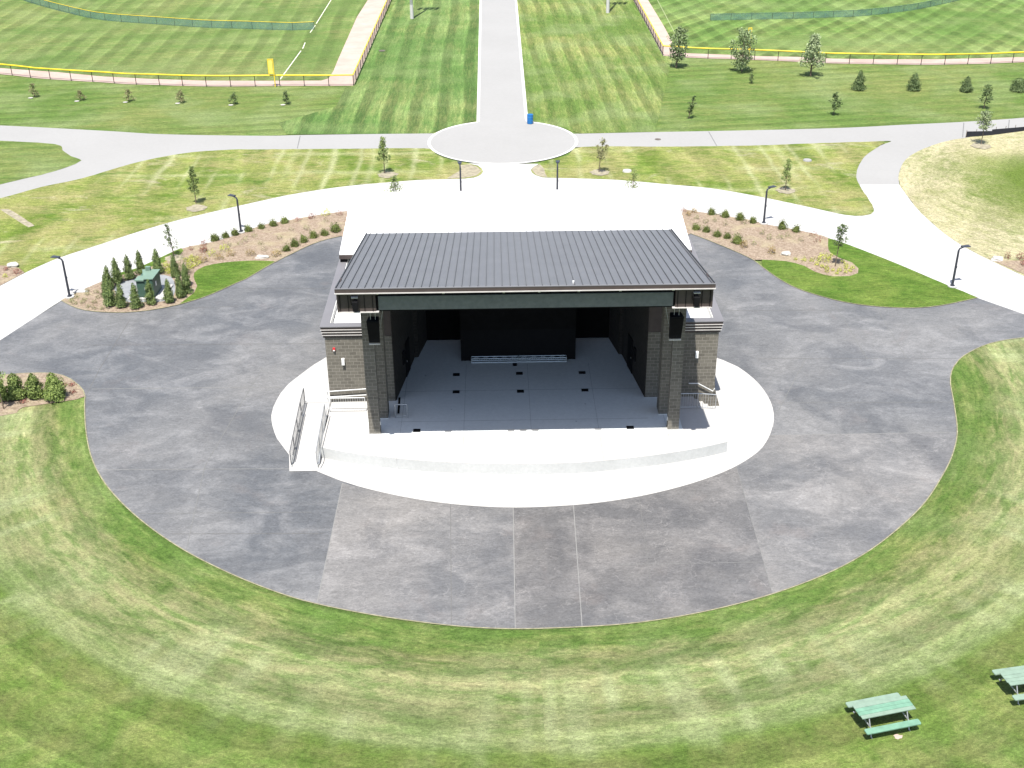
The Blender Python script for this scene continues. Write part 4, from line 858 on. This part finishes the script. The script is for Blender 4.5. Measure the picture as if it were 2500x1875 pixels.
# ------------------------------------------------------------------ picnic tables
def picnic(loc, rz, label, mats):
    t = thing('picnic_table', label, 'picnic table', loc, rz, 'picnic tables on the lawn'); Ln = 1.14
    mb = MB()
    for k in range(4): mb.box(-Ln+(.0 if k else .03), Ln, -.38+k*.19, -.38+k*.19+.18, .72, .765, mats[k])
    mb.build('tabletop', [M_mint, M_mint2], t, bevel=.008)
    for s in (-1, 1):
        b_ = MB(); y0, y1 = sorted((s*.60, s*.88)); b_.prism([(-Ln, y0+.04), (-Ln+.04, y0), (Ln-.04, y0), (Ln, y0+.04), (Ln, y1-.04), (Ln-.04, y1), (-Ln+.04, y1), (-Ln, y1-.04)], .41, .455, mats[4 if s < 0 else 5])
        b_.build('bench', [M_mint, M_mint2], t)
    for x in (-.8, .8):
        for s in (-1, 1): MB().tube([(x, s*.1, .71), (x, s*.33, .68), (x, s*.52, .3), (x, s*.66, .03), (x, s*.74, .03)], .025, 8).build('leg', M_galv, t)
        MB().tube([(x, -.84, .385), (x, 0, .37), (x, .84, .385)], .025, 8).build('seat_support', M_galv, t)
        MB().tube([(x, 0, .7), (x*.45, 0, .38)], .018, 6).build('brace', M_galv, t)
picnic((14.62, 34.17, .045), R(12.9), 'mint green wooden picnic table standing whole on the lawn', [1, 0, 0, 1, 0, 1])
c2 = G(1980+1960*.2351, 1600+205*.2351, .76)
picnic((20.95, 35.78, .045), R(9.5), 'bleached green picnic table cut off by the right edge of the photo', [1, 1, 1, 1, 1, 1])
p = G(2192, 1801); o = MB().prism([(math.cos(a*.5)*.17*(1+.3*math.sin(a*1.7)), math.sin(a*.5)*.12*(1+.25*math.sin(a*2.3))) for a in range(12)], 0, .008).build('bare_patch', M_track); o.location = (p.x, p.y, .05); o['kind'] = 'structure'

# ------------------------------------------------------------------ vegetation
def quad_leaf(mb, p, size, n_, rnd):
    a = n_.orthogonal().normalized(); a.rotate(mathutils.Quaternion(n_, rnd.random()*6.28)); b = n_.cross(a)
    l, w_ = size, size*.55
    i = len(mb.v); mb.v += [tuple(p-a*l*.5), tuple(p+b*w_*.5), tuple(p+a*l*.5+n_*size*.12), tuple(p-b*w_*.5)]; mb.f.append([i, i+1, i+2, i+3]); mb.m.append(0)
def rdir(rnd):
    while True:
        v = Vector((rnd.uniform(-1, 1), rnd.uniform(-1, 1), rnd.uniform(-1, 1)))
        if .1 < v.length < 1: return v.normalized()
def conifer_crown(h, w_, nleaf, seed, z0=.06, size=.1, power=.75, fat=.38):
    rnd = random.Random(seed); mb = MB(); lumps = [(rnd.uniform(.05, .92), rnd.uniform(0, 6.28), rnd.uniform(.2, .5)*rnd.choice((1, 1, -.8))) for _ in range(26)]
    ph = rnd.random()*6
    def rad(t, a):
        r = (w_/2)*min(1, (t/.12+.55))*(1-t)**power*(1.12) if t > .0 else w_*.3
        r *= 1+.13*math.sin(a*3+ph+t*5)+.1*math.sin(a*5-t*9)
        for lt, la, ls in lumps:
            da = math.cos(a-la); 
            if da > .6 and abs(t-lt) < .12: r *= 1+ls*(1-abs(t-lt)/.12)*(da-.6)*2
        return max(r, .02)
    # inner mass so the crown is not see-through
    rings_, seg = 9, 10
    for k in range(rings_+1):
        t = k/rings_
        for j in range(seg):
            a = 2*math.pi*j/seg; r = rad(t, a)*.72 if k < rings_ else .01
            mb.v.append((math.cos(a)*r, math.sin(a)*r, z0+t*h*.93))
    for k in range(rings_):
        for j in range(seg):
            q = (j+1) % seg; mb.f.append([k*seg+j, k*seg+q, (k+1)*seg+q, (k+1)*seg+j]); mb.m.append(0)
    for _ in range(nleaf):
        t = 1-math.sqrt(rnd.random()*.995+.005) if rnd.random() < .8 else rnd.random()
        a = rnd.random()*6.283; r = rad(t, a)*rnd.uniform(.72, 1.12)
        p = Vector((math.cos(a)*r, math.sin(a)*r, z0+t*h+rnd.uniform(-.03, .05)))
        n_ = (Vector((math.cos(a), math.sin(a), .35))+rdir(rnd)*.75).normalized()
        quad_leaf(mb, p, size*rnd.uniform(.6, 1.3), n_, rnd)
    return mb
def ball_shrub(h, w_, nleaf, seed, size=.075, hollow=.7):
    rnd = random.Random(seed); mb = MB(); ph = [rnd.random()*6 for _ in range(4)]
    def rad(d): return 1+.16*math.sin(d.x*5+ph[0])*math.sin(d.y*5+ph[1])+.14*math.sin(d.z*6+ph[2]+d.x*3)
    if hollow:
        seg, rg = 9, 5; base = len(mb.v)
        for k in range(rg+1):
            th = math.pi*.5*k/rg+.001
            for j in range(seg):
                a = 2*math.pi*j/seg; d = Vector((math.cos(a)*math.cos(th), math.sin(a)*math.cos(th), math.sin(th))); r = rad(d)*hollow
                mb.v.append((d.x*w_/2*r, d.y*w_/2*r, .02+d.z*h*r))
        for k in range(rg):
            for j in range(seg):
                q = (j+1) % seg; mb.f.append([base+k*seg+j, base+k*seg+q, base+(k+1)*seg+q, base+(k+1)*seg+j]); mb.m.append(0)
    for _ in range(nleaf):
        d = rdir(rnd); d.z = abs(d.z)*1.0; r = rad(d)*rnd.uniform(.6, 1.1)
        p = Vector((d.x*w_/2*r, d.y*w_/2*r, .03+d.z*h*r*.95)); n_ = (d+rdir(rnd)*.8).normalized()
        quad_leaf(mb, p, size*rnd.uniform(.6, 1.4), n_, rnd)
    return mb
def tree(name, x, y, h, w_, z_crown, label, lm, nleaf, seed, cat='tree', group=None, shape='oval', size=.1, lean=0.0, clumps=None, trunk_r=.03, stake=False):
    rnd = random.Random(seed); p0 = G(x, y); t = thing(name, label, cat, (p0.x, p0.y, .05), rnd.random()*.4, group)
    tr_ = MB(); top = Vector((lean, 0, h*.93))
    spine = [Vector((0, 0, 0)), Vector((lean*.2+rnd.uniform(-.03, .03), rnd.uniform(-.03, .03), h*.33)), Vector((lean*.6+rnd.uniform(-.05, .05), rnd.uniform(-.05, .05), h*.66)), top]
    tr_.tube(spine, [trunk_r*1.4, trunk_r, trunk_r*.7, trunk_r*.2], 7)
    def ax(z):
        k = min(2, int(z/h*3)); f_ = z/h*3-k; return spine[k].lerp(spine[k+1], min(1, f_))
    cl = []; nc = clumps or int(14+h*4)
    for i in range(nc):
        tz = (i+.5)/nc; zc = z_crown+(h-z_crown)*tz
        if shape == 'cone': r = w_/2*(1-tz)**.8*1.1+.05
        elif shape == 'round': r = w_/2*math.sqrt(max(.05, 1-(tz*2-1)**2))
        elif shape == 'fan': r = w_/2*(.55+.45*math.sin(tz*2.6))*(1 if tz < .85 else .7)
        else: r = w_/2*(math.sin(math.pi*(tz*.85+.12)))**.7
        a = i*2.4+rnd.uniform(-.5, .5); rr_ = r*rnd.uniform(.25, .95)
        b0 = ax(max(h*.12, zc-(h-z_crown)*.18)); tip = Vector((ax(zc).x+math.cos(a)*rr_, ax(zc).y+math.sin(a)*rr_, zc+rnd.uniform(-.05, .1)))
        mid = b0.lerp(tip, .55)+Vector((0, 0, -.04)); tr_.tube([b0, mid, tip], [trunk_r*.45, trunk_r*.28, trunk_r*.1], 5)
        cl.append((tip, max(.12, (w_*.24)*rnd.uniform(.65, 1.2)*(1-.35*tz))))
    tr_.build('trunk', M_bark, t)
    mb = MB()
    for _ in range(int(nleaf*1.25)):
        c, cr_ = cl[rnd.randrange(len(cl))]; d = rdir(rnd); p = c+Vector((d.x, d.y, d.z*.75))*cr_*rnd.uniform(.3, 1.15)
        if p.z < z_crown*.75: p.z = z_crown*.75+rnd.random()*.1
        quad_leaf(mb, p, size*1.25*rnd.uniform(.6, 1.35), (d*.5+rdir(rnd)+Vector((0, 0, .5))).normalized(), rnd)
    mb.build('crown', lm, t)
    if stake: MB().tube([(.14, -.08, 0), (.1, -.05, 1.0)], .012, 5).build('stake', M_rail, t)
    return t
def place_copy(proto, x, y, label, sx=1, sz=1, z=.07, group=None):
    p = G(x, y); return dup(proto, (p.x, p.y, z), random.random()*6.28, label, (sx, sx, sz), group)
def mkshrub(name, mb, lm, label, cat, group):
    o = mb.build(name, lm); return tag(o, label, cat, group)

# ring of arborvitae round the transformer
ring_t = [(262, 727, .95, 'leftmost small conical evergreen of the ring, half behind its front neighbour'), (268, 707, 1.0, 'conical evergreen at the left back of the ring, behind two others'),
    (288, 693.4, 1.08, 'conical evergreen in the ring\'s back row, nearest the promenade on the left'), (317.5, 683.3, 1.05, 'conical evergreen in the ring\'s back row, second along the promenade edge'),
    (345, 669.4, 1.02, 'conical evergreen in the ring just behind the green cabinet'), (387, 669, 1.08, 'conical evergreen in the ring behind the cabinet lid\'s right corner'),
    (429, 677, .95, 'narrow conical evergreen in the ring beside the yellow flowers'), (456, 700, .98, 'conical evergreen at the back right of the ring by the turf edge'),
    (458, 718, 1.0, 'rightmost conical evergreen of the ring beside the turf island'), (441.5, 728, 1.08, 'broad conical evergreen at the front right of the ring'),
    (415, 740.5, .98, 'conical evergreen in the front row, right of the cabinet'), (370, 745, 1.04, 'conical evergreen in front of the cabinet\'s right side'),
    (334, 754, 1.05, 'conical evergreen in front of the cabinet\'s left side'), (298.5, 752.3, 1.02, 'conical evergreen in the front row, left of the cabinet'),
    (270.6, 747.9, 1.12, 'broad conical evergreen at the front left corner of the ring')]
protos = []
for k, (x, y, sc_, lb) in enumerate(ring_t):
    if k < 4:
        p = G(x, y); t = thing('arborvitae', lb, 'evergreen', (p.x, p.y, .06), 0, 'conical evergreens ringed round the transformer')
        conifer_crown(1.72, .62, 1300, 50+k, size=.105, power=.55).build('foliage', L_thuja, t); MB().cyl(0, 0, 0, .3, .03, n=6).build('trunk', M_bark, t)
        t.scale = (sc_, sc_, sc_); protos.append(t)
    else:
        place_copy(protos[k % 4], x, y, lb, sc_*random.uniform(.9, 1.1), sc_, .06)
# big shrubs in the bed at the left edge
for k, (x, y, h, w_, lb) in enumerate(((136.7, 975, 1.62, 1.12, 'rightmost of the big leafy evergreens in the lower left bed'), (88, 972, 1.5, .9, 'big leafy evergreen second from the right in the lower left bed'),
        (43, 974, 1.55, 1.0, 'big dark leafy evergreen third from the right in the lower left bed'), (1, 978, 1.4, .9, 'big leafy evergreen cut by the left edge in the lower left bed'))):
    p = G(x, y); t = thing('evergreen_shrub', lb, 'evergreen', (p.x, p.y, .06), 0, 'big evergreens in the lower left bed')
    conifer_crown(h, w_, 2200, 70+k, size=.12, power=.5).build('foliage', L_lime, t); MB().cyl(0, 0, 0, .3, .04, n=6).build('trunk', M_bark, t)
tree('young_tree', 9.8, 1000.4, 3.0, 1.1, 1.5, 'slender young tree at the left edge in front of the lower left bed', L_mid, 700, 5, lean=-.15)

# young trees
tree('young_tree', 478.8, 498, 3.15, 1.15, .95, 'young leafy tree in a mulch ring on the left rough lawn', L_mid, 1000, 11, shape='cone', size=.11)
tree('young_tree', 939, 424, 3.2, 1.4, 1.1, 'young conical tree in a mulch ring beside the grey path left of the circle', L_mid, 1100, 12, shape='cone', size=.11)
tree('young_tree', 966, 504, 2.5, 1.5, 1.0, 'young tree left of the rear lamps, its foot hidden by the white canopy roof', L_mid, 600, 13, shape='cone', size=.1)
tree('young_tree', 1462, 422, 3.0, 1.2, 1.2, 'thin leaning young tree in a mulch ring right of the turning circle', L_dry, 650, 14, shape='oval', lean=.3, size=.1)
tree('young_tree', 1545, 502, 2.9, 1.7, 1.0, 'sparse young tree behind the white canopy roof, right of the rear lamps', L_mid, 330, 15, shape='cone', size=.1)
tree('young_tree', 1917, 465.8, 2.75, 1.1, .8, 'young bright green tree in a dark mulch ring on the right rough lawn', L_mid, 800, 16, shape='cone', size=.1)
tree('young_tree', 2038.5, 652, 3.2, .95, 1.6, 'slim upright young tree at the end of the right shrub bed', L_dark, 800, 17, shape='oval', size=.09, lean=.25)
tree('young_tree', 425, 628, 2.5, 1.1, .7, 'greyish young tree standing against the white promenade behind the evergreen ring', L_dark, 420, 18, shape='cone', size=.09, lean=-.2)
tree('young_tree', 2394.6, 354.4, 3.1, 1.75, 1.55, 'pale round-headed young tree beside the black silt fence', L_pale, 900, 19, shape='round', size=.13)
tree('young_tree', 1681.7, 289, 2.15, .95, .35, 'small dark leaning tree on the mown lawn right of the turning circle', L_dark, 420, 20, lean=.45, size=.12)
tree('young_tree', 2035, 280.6, 2.2, 1.15, .55, 'small dark tree on the mown lawn below the three evergreens', L_dark, 520, 21, size=.13)
tree('young_tree', 2402, 264.7, 2.35, 1.45, .6, 'dark open-crowned young tree above the bend of the right path', L_dark, 560, 22, size=.14)
tree('small_tree', 1833.6, 203, .95, .65, .12, 'tiny dark sapling in front of the middle leafy tree', L_dark, 260, 23, size=.1)
# bigger leafy trees
tree('leafy_tree', 1651, 165, 4.5, 2.7, .9, 'feathery leafy tree at the corner of the right ball field fence', L_sage, 1200, 31, shape='fan', size=.2, lean=.3, clumps=34, trunk_r=.07)
tree('leafy_tree', 1810.4, 175.5, 4.6, 2.9, .5, 'feathery leafy tree in front of the right foul pole', L_sage, 1500, 32, shape='fan', size=.2, clumps=36, trunk_r=.07)
tree('leafy_tree', 1978.6, 186, 4.4, 3.0, 1.2, 'pale bushy tree right of the foul pole', L_pale, 1600, 33, shape='cone', size=.2, clumps=36, trunk_r=.08)
# evergreens along the right field
for k, (x, y, h, w_, lb, pw) in enumerate(((2095.8, 219, 2.15, 1.4, 'dark pointed evergreen, leftmost of the four in front of the right ball field', .8), (2229.7, 220, 1.85, 1.3, 'brownish bushy evergreen, second of the four in front of the right ball field', .45),
        (2358, 223, 1.6, 1.2, 'small conical evergreen, third of the four in front of the right ball field', .6), (2486, 221.5, 1.35, 1.6, 'round dark evergreen at the right edge in front of the ball field', .35))):
    p = G(x, y); t = thing('evergreen_tree', lb, 'evergreen', (p.x, p.y, .01), 0, 'evergreens in front of the right ball field')
    conifer_crown(h, w_, 1300, 90+k, size=.15, power=pw, z0=.02).build('foliage', L_dark, t); MB().cyl(0, 0, 0, .4, .05, n=6).build('trunk', M_bark, t)
# saplings along the left field
sx_ = [(83.9, 236.6, 1.45), (196.7, 244.5, .95), (315, 247, 1.2), (442.6, 250, 1.15), (572.8, 254, 1.05), (699.8, 253.5, 1.3)]
for k, (x, y, h) in enumerate(sx_):
    tree('sapling', x, y, h, 1.15, .12, ('sapling '+ordl(k, 6) if k not in (0, 5) else ordl(k, 6)+' sapling')+' in front of the left ball field', L_dry if k < 4 else L_dark, 330, 40+k, cat='sapling', group='saplings in front of the left ball field', shape='cone', size=.12, clumps=14)
    p = G(x-9, y+2.5); o = MB().prism([(math.cos(a*.7)*.28, math.sin(a*.7)*.22) for a in range(9)], 0, .02).build('mulch_ring', M_rock, kind='structure'); o.location = (p.x, p.y, .006)

# bed shrubs
box_a = [ball_shrub(.62, .78, 420, 200+k, .085) for k in range(4)]
def shrub_row(pts, label_fn, lm, name, cat, group, meshes, smin=.85, smax=1.1, z=.065):
    srcs = []
    for k, q in enumerate(pts):
        x, y = q[0], q[1]; sc_ = (q[2] if len(q) > 2 else 1)*random.uniform(smin, smax); p = G(x, y)
        if k < len(meshes):
            o = meshes[k].build(name, lm); srcs.append(o)
        else:
            o = srcs[k % len(meshes)].copy(); COL.objects.link(o)
        o.location = (p.x, p.y, z); o.scale = (sc_, sc_, sc_*random.uniform(.85, 1.1)); o.rotation_euler = (0, 0, random.random()*6.28)
        tag(o, label_fn(k, len(pts)), cat, group)
back_l = sorted([(525, 588), (551, 581), (574.3, 575.4), (607, 565.8), (638.5, 559), (667.4, 552.8), (695.5, 545.6)])
shrub_row(back_l, lambda k, n: 'dark round shrub, %s in the back row of the left bed' % ordl(k, n), L_box, 'boxwood_shrub', 'shrub', 'round shrubs in the left bed\'s back row', [ball_shrub(.6, .78, 420, 200+k, .085) for k in range(3)])
front_l = sorted([(699.8, 613.6, .9), (720, 602.6), (741.8, 592.5), (765.8, 581.8), (792.4, 575.4), (820, 566.5, 1.15)])
shrub_row(front_l, lambda k, n: 'dark round shrub, %s in the front row of the left bed' % ordl(k, n), L_box, 'boxwood_shrub', 'shrub', 'round shrubs in the left bed\'s front row', [ball_shrub(.6, .8, 420, 210+k, .085) for k in range(3)])
back_r = sorted([(1736.7, 525), (1770.6, 531), (1806.7, 538.4), (1838, 545.6), (1909, 560, .95), (1943, 567.3, .95)])
shrub_row(back_r, lambda k, n: 'round green shrub, %s in the back row of the right bed' % ordl(k, n), L_box, 'boxwood_shrub', 'shrub', 'round shrubs in the right bed\'s back row', [ball_shrub(.62, .82, 420, 220+k, .085) for k in range(3)])
front_r = sorted([(1699.7, 561.5), (1724.6, 567.3), (1750.6, 578.3), (1775, 583), (1799.5, 594.8, 1.1)])
shrub_row(front_r, lambda k, n: 'dark green shrub, %s in the front row of the right bed' % ordl(k, n), L_box, 'boxwood_shrub', 'shrub', 'shrubs in the right bed\'s front row', [ball_shrub(.62, .82, 420, 230+k, .085) for k in range(3)])
def loose(h, w_, n_, seed): return ball_shrub(h, w_, n_, seed, .08, 0)
shrub_row(sorted([(727, 541), (762, 534), (828.6, 526.8), (497.6, 599, .8), (467.8, 610.7, .8)]), lambda k, n: 'reddish low shrub, %s along the promenade side of the left bed' % ordl(k, n), L_red, 'red_shrub', 'shrub', 'reddish shrubs in the left bed', [loose(.5, .75, 130, 240+k) for k in range(3)])
shrub_row([(497.6, 616)], lambda k, n: 'bright red leafed shrub between the yellow tufts and the round shrubs of the left bed', L_red, 'red_shrub', 'shrub', None, [loose(.55, .7, 260, 246)])
shrub_row(sorted([(796.7, 526.8), (548, 613.6, 1.3), (518, 625)]), lambda k, n: 'pale yellow flowering shrub, %s in the left bed' % ordl(k, n), L_yel, 'yellow_shrub', 'shrub', 'yellow shrubs in the left bed', [loose(.45, .8, 150, 250+k) for k in range(3)])
shrub_row(sorted([(611.6, 624.5, 1.1), (564, 625), (535, 634, 1.1), (673.8, 626, 1.15), (494.7, 640, 1.2)]), lambda k, n: 'straw-coloured loose shrub, %s along the turf side of the left bed' % ordl(k, n), L_brn, 'straw_shrub', 'shrub', 'straw-coloured shrubs in the left bed', [loose(.55, .85, 230, 260+k) for k in range(3)])
shrub_row(sorted([(637.6, 599), (645, 613.6), (600, 592), (585, 600), (622, 580), (683, 585), (712, 565), (749, 563), (796.7, 543, 1.0), (560, 603)]), lambda k, n: 'sparse low plant, %s in the middle of the left bed' % ordl(k, n), L_dry, 'low_plant', 'plant', 'sparse low plants in the left bed', [loose(.4, .6, 60, 270+k) for k in range(3)])
tufts_l = [(462, 654, 1.1), (477, 651, 1.1), (489, 645.4), (474.5, 639.6), (468.7, 631), (462.8, 641), (455, 640), (482, 634, .9), (470, 657, .9), (458, 662, 1)]
shrub_row(sorted(tufts_l), lambda k, n: 'yellow-green tuft, %s in the clump right of the evergreen ring' % ordl(k, n), L_yel, 'grass_tuft', 'plant', 'yellow tufts right of the evergreen ring', [loose(.32, .42, 110, 280+k) for k in range(3)])
shrub_row([(404, 660, 1.2), (415, 668, 1.0)], lambda k, n: ('yellow-green bush between the cabinet and the promenade turf', 'bright yellow flowering bush at the back of the evergreen ring')[k], L_yel, 'yellow_shrub', 'shrub', None, [loose(.5, .8, 300, 290), loose(.4, .7, 300, 291)])
p = G(450, 672); o = loose(1.6, .95, 500, 293).build('feathery_shrub', L_dry); o.location = (p.x, p.y, .06); tag(o, 'tall brownish feathery shrub behind the right end of the evergreen ring', 'shrub')
lowl = [(214, 722), (213, 714), (236, 717), (183, 744), (202, 742), (207, 736), (216, 752), (231, 742), (230, 756), (250, 757), (187, 730), (175, 738), (240, 730)]
shrub_row(sorted(lowl), lambda k, n: 'small sprouting plant, %s between the far left lamp and the evergreen ring' % ordl(k, n), L_dry, 'low_plant', 'plant', 'small plants left of the evergreen ring', [loose(.25, .45, 60, 300+k) for k in range(3)])
shrub_row(sorted([(1680, 528), (1695, 521), (1816, 605, 1.1), (1883, 619.4, 1.2)]), lambda k, n: 'orange-brown shrub, %s in the right bed' % ordl(k, n), L_brn, 'straw_shrub', 'shrub', 'orange-brown shrubs in the right bed', [loose(.5, .6, 160, 310+k) for k in range(3)])
shrub_row(sorted([(1984.4, 577), (1996, 592), (1667.5, 518, .9)]), lambda k, n: 'reddish twiggy shrub, %s in the right bed' % ordl(k, n), L_red, 'red_shrub', 'shrub', 'reddish shrubs in the right bed', [loose(.5, .8, 110, 320+k) for k in range(3)])
shrub_row(sorted([(1744.5, 543), (1816, 548), (1770, 552), (1722, 546), (1860, 573), (1878, 585), (1904, 585), (1924, 580), (1700, 536), (1840, 600), (1955, 590)]), lambda k, n: 'sparse low plant, %s in the middle of the right bed' % ordl(k, n), L_dry, 'low_plant', 'plant', 'sparse low plants in the right bed', [loose(.45, .5, 70, 330+k) for k in range(3)])
tr_ = [(1942, 636), (1963, 639), (1981, 640), (2024, 634), (2030, 627), (1994, 650), (2007, 655), (2018, 659), (2019, 666), (2033, 663), (2043, 671), (2049, 664), (2064, 668), (2065, 658), (2065, 652), (2075, 665), (2081, 658), (2057, 642)]
shrub_row(sorted(tr_), lambda k, n: 'yellow-green tuft, %s around the slim tree in the right bed' % ordl(k, n), L_yel, 'grass_tuft', 'plant', 'yellow tufts around the slim tree', [loose(.24, .36, 70, 340+k) for k in range(3)])
shrub_row([(2010, 638, 1.2)], lambda k, n: 'bright yellow flowering plant left of the slim tree in the right bed', L_yel, 'yellow_shrub', 'shrub', None, [loose(.4, .9, 260, 350)])
shrub_row([(2459, 633), (2490, 634), (2500, 650)], lambda k, n: ('leftmost', 'middle', 'rightmost')[k]+' reddish twiggy shrub in the bed at the far right edge', L_red, 'red_shrub', 'shrub', 'reddish shrubs at the right edge', [loose(.6, .6, 170, 360+k) for k in range(3)])
shrub_row([(43.4, 668), (16, 661)], lambda k, n: ('brownish shrub beside the boulder in the far left bed', 'small reddish shrub left of the boulder in the far left bed')[k], L_red, 'red_shrub', 'shrub', None, [loose(.4, .75, 200, 370), loose(.3, .5, 110, 371)])
shrub_row([(13, 678)], lambda k, n: 'small yellow plant at the front of the far left bed', L_yel, 'grass_tuft', 'plant', None, [loose(.3, .4, 100, 375)])
shrub_row(sorted([(150, 964), (159, 942), (177, 943), (179, 961), (58, 985)]), lambda k, n: 'tiny bronze plant, %s in the lower left bed' % ordl(k, n), L_red, 'low_plant', 'plant', 'tiny plants in the lower left bed', [loose(.14, .4, 60, 380+k) for k in range(3)])
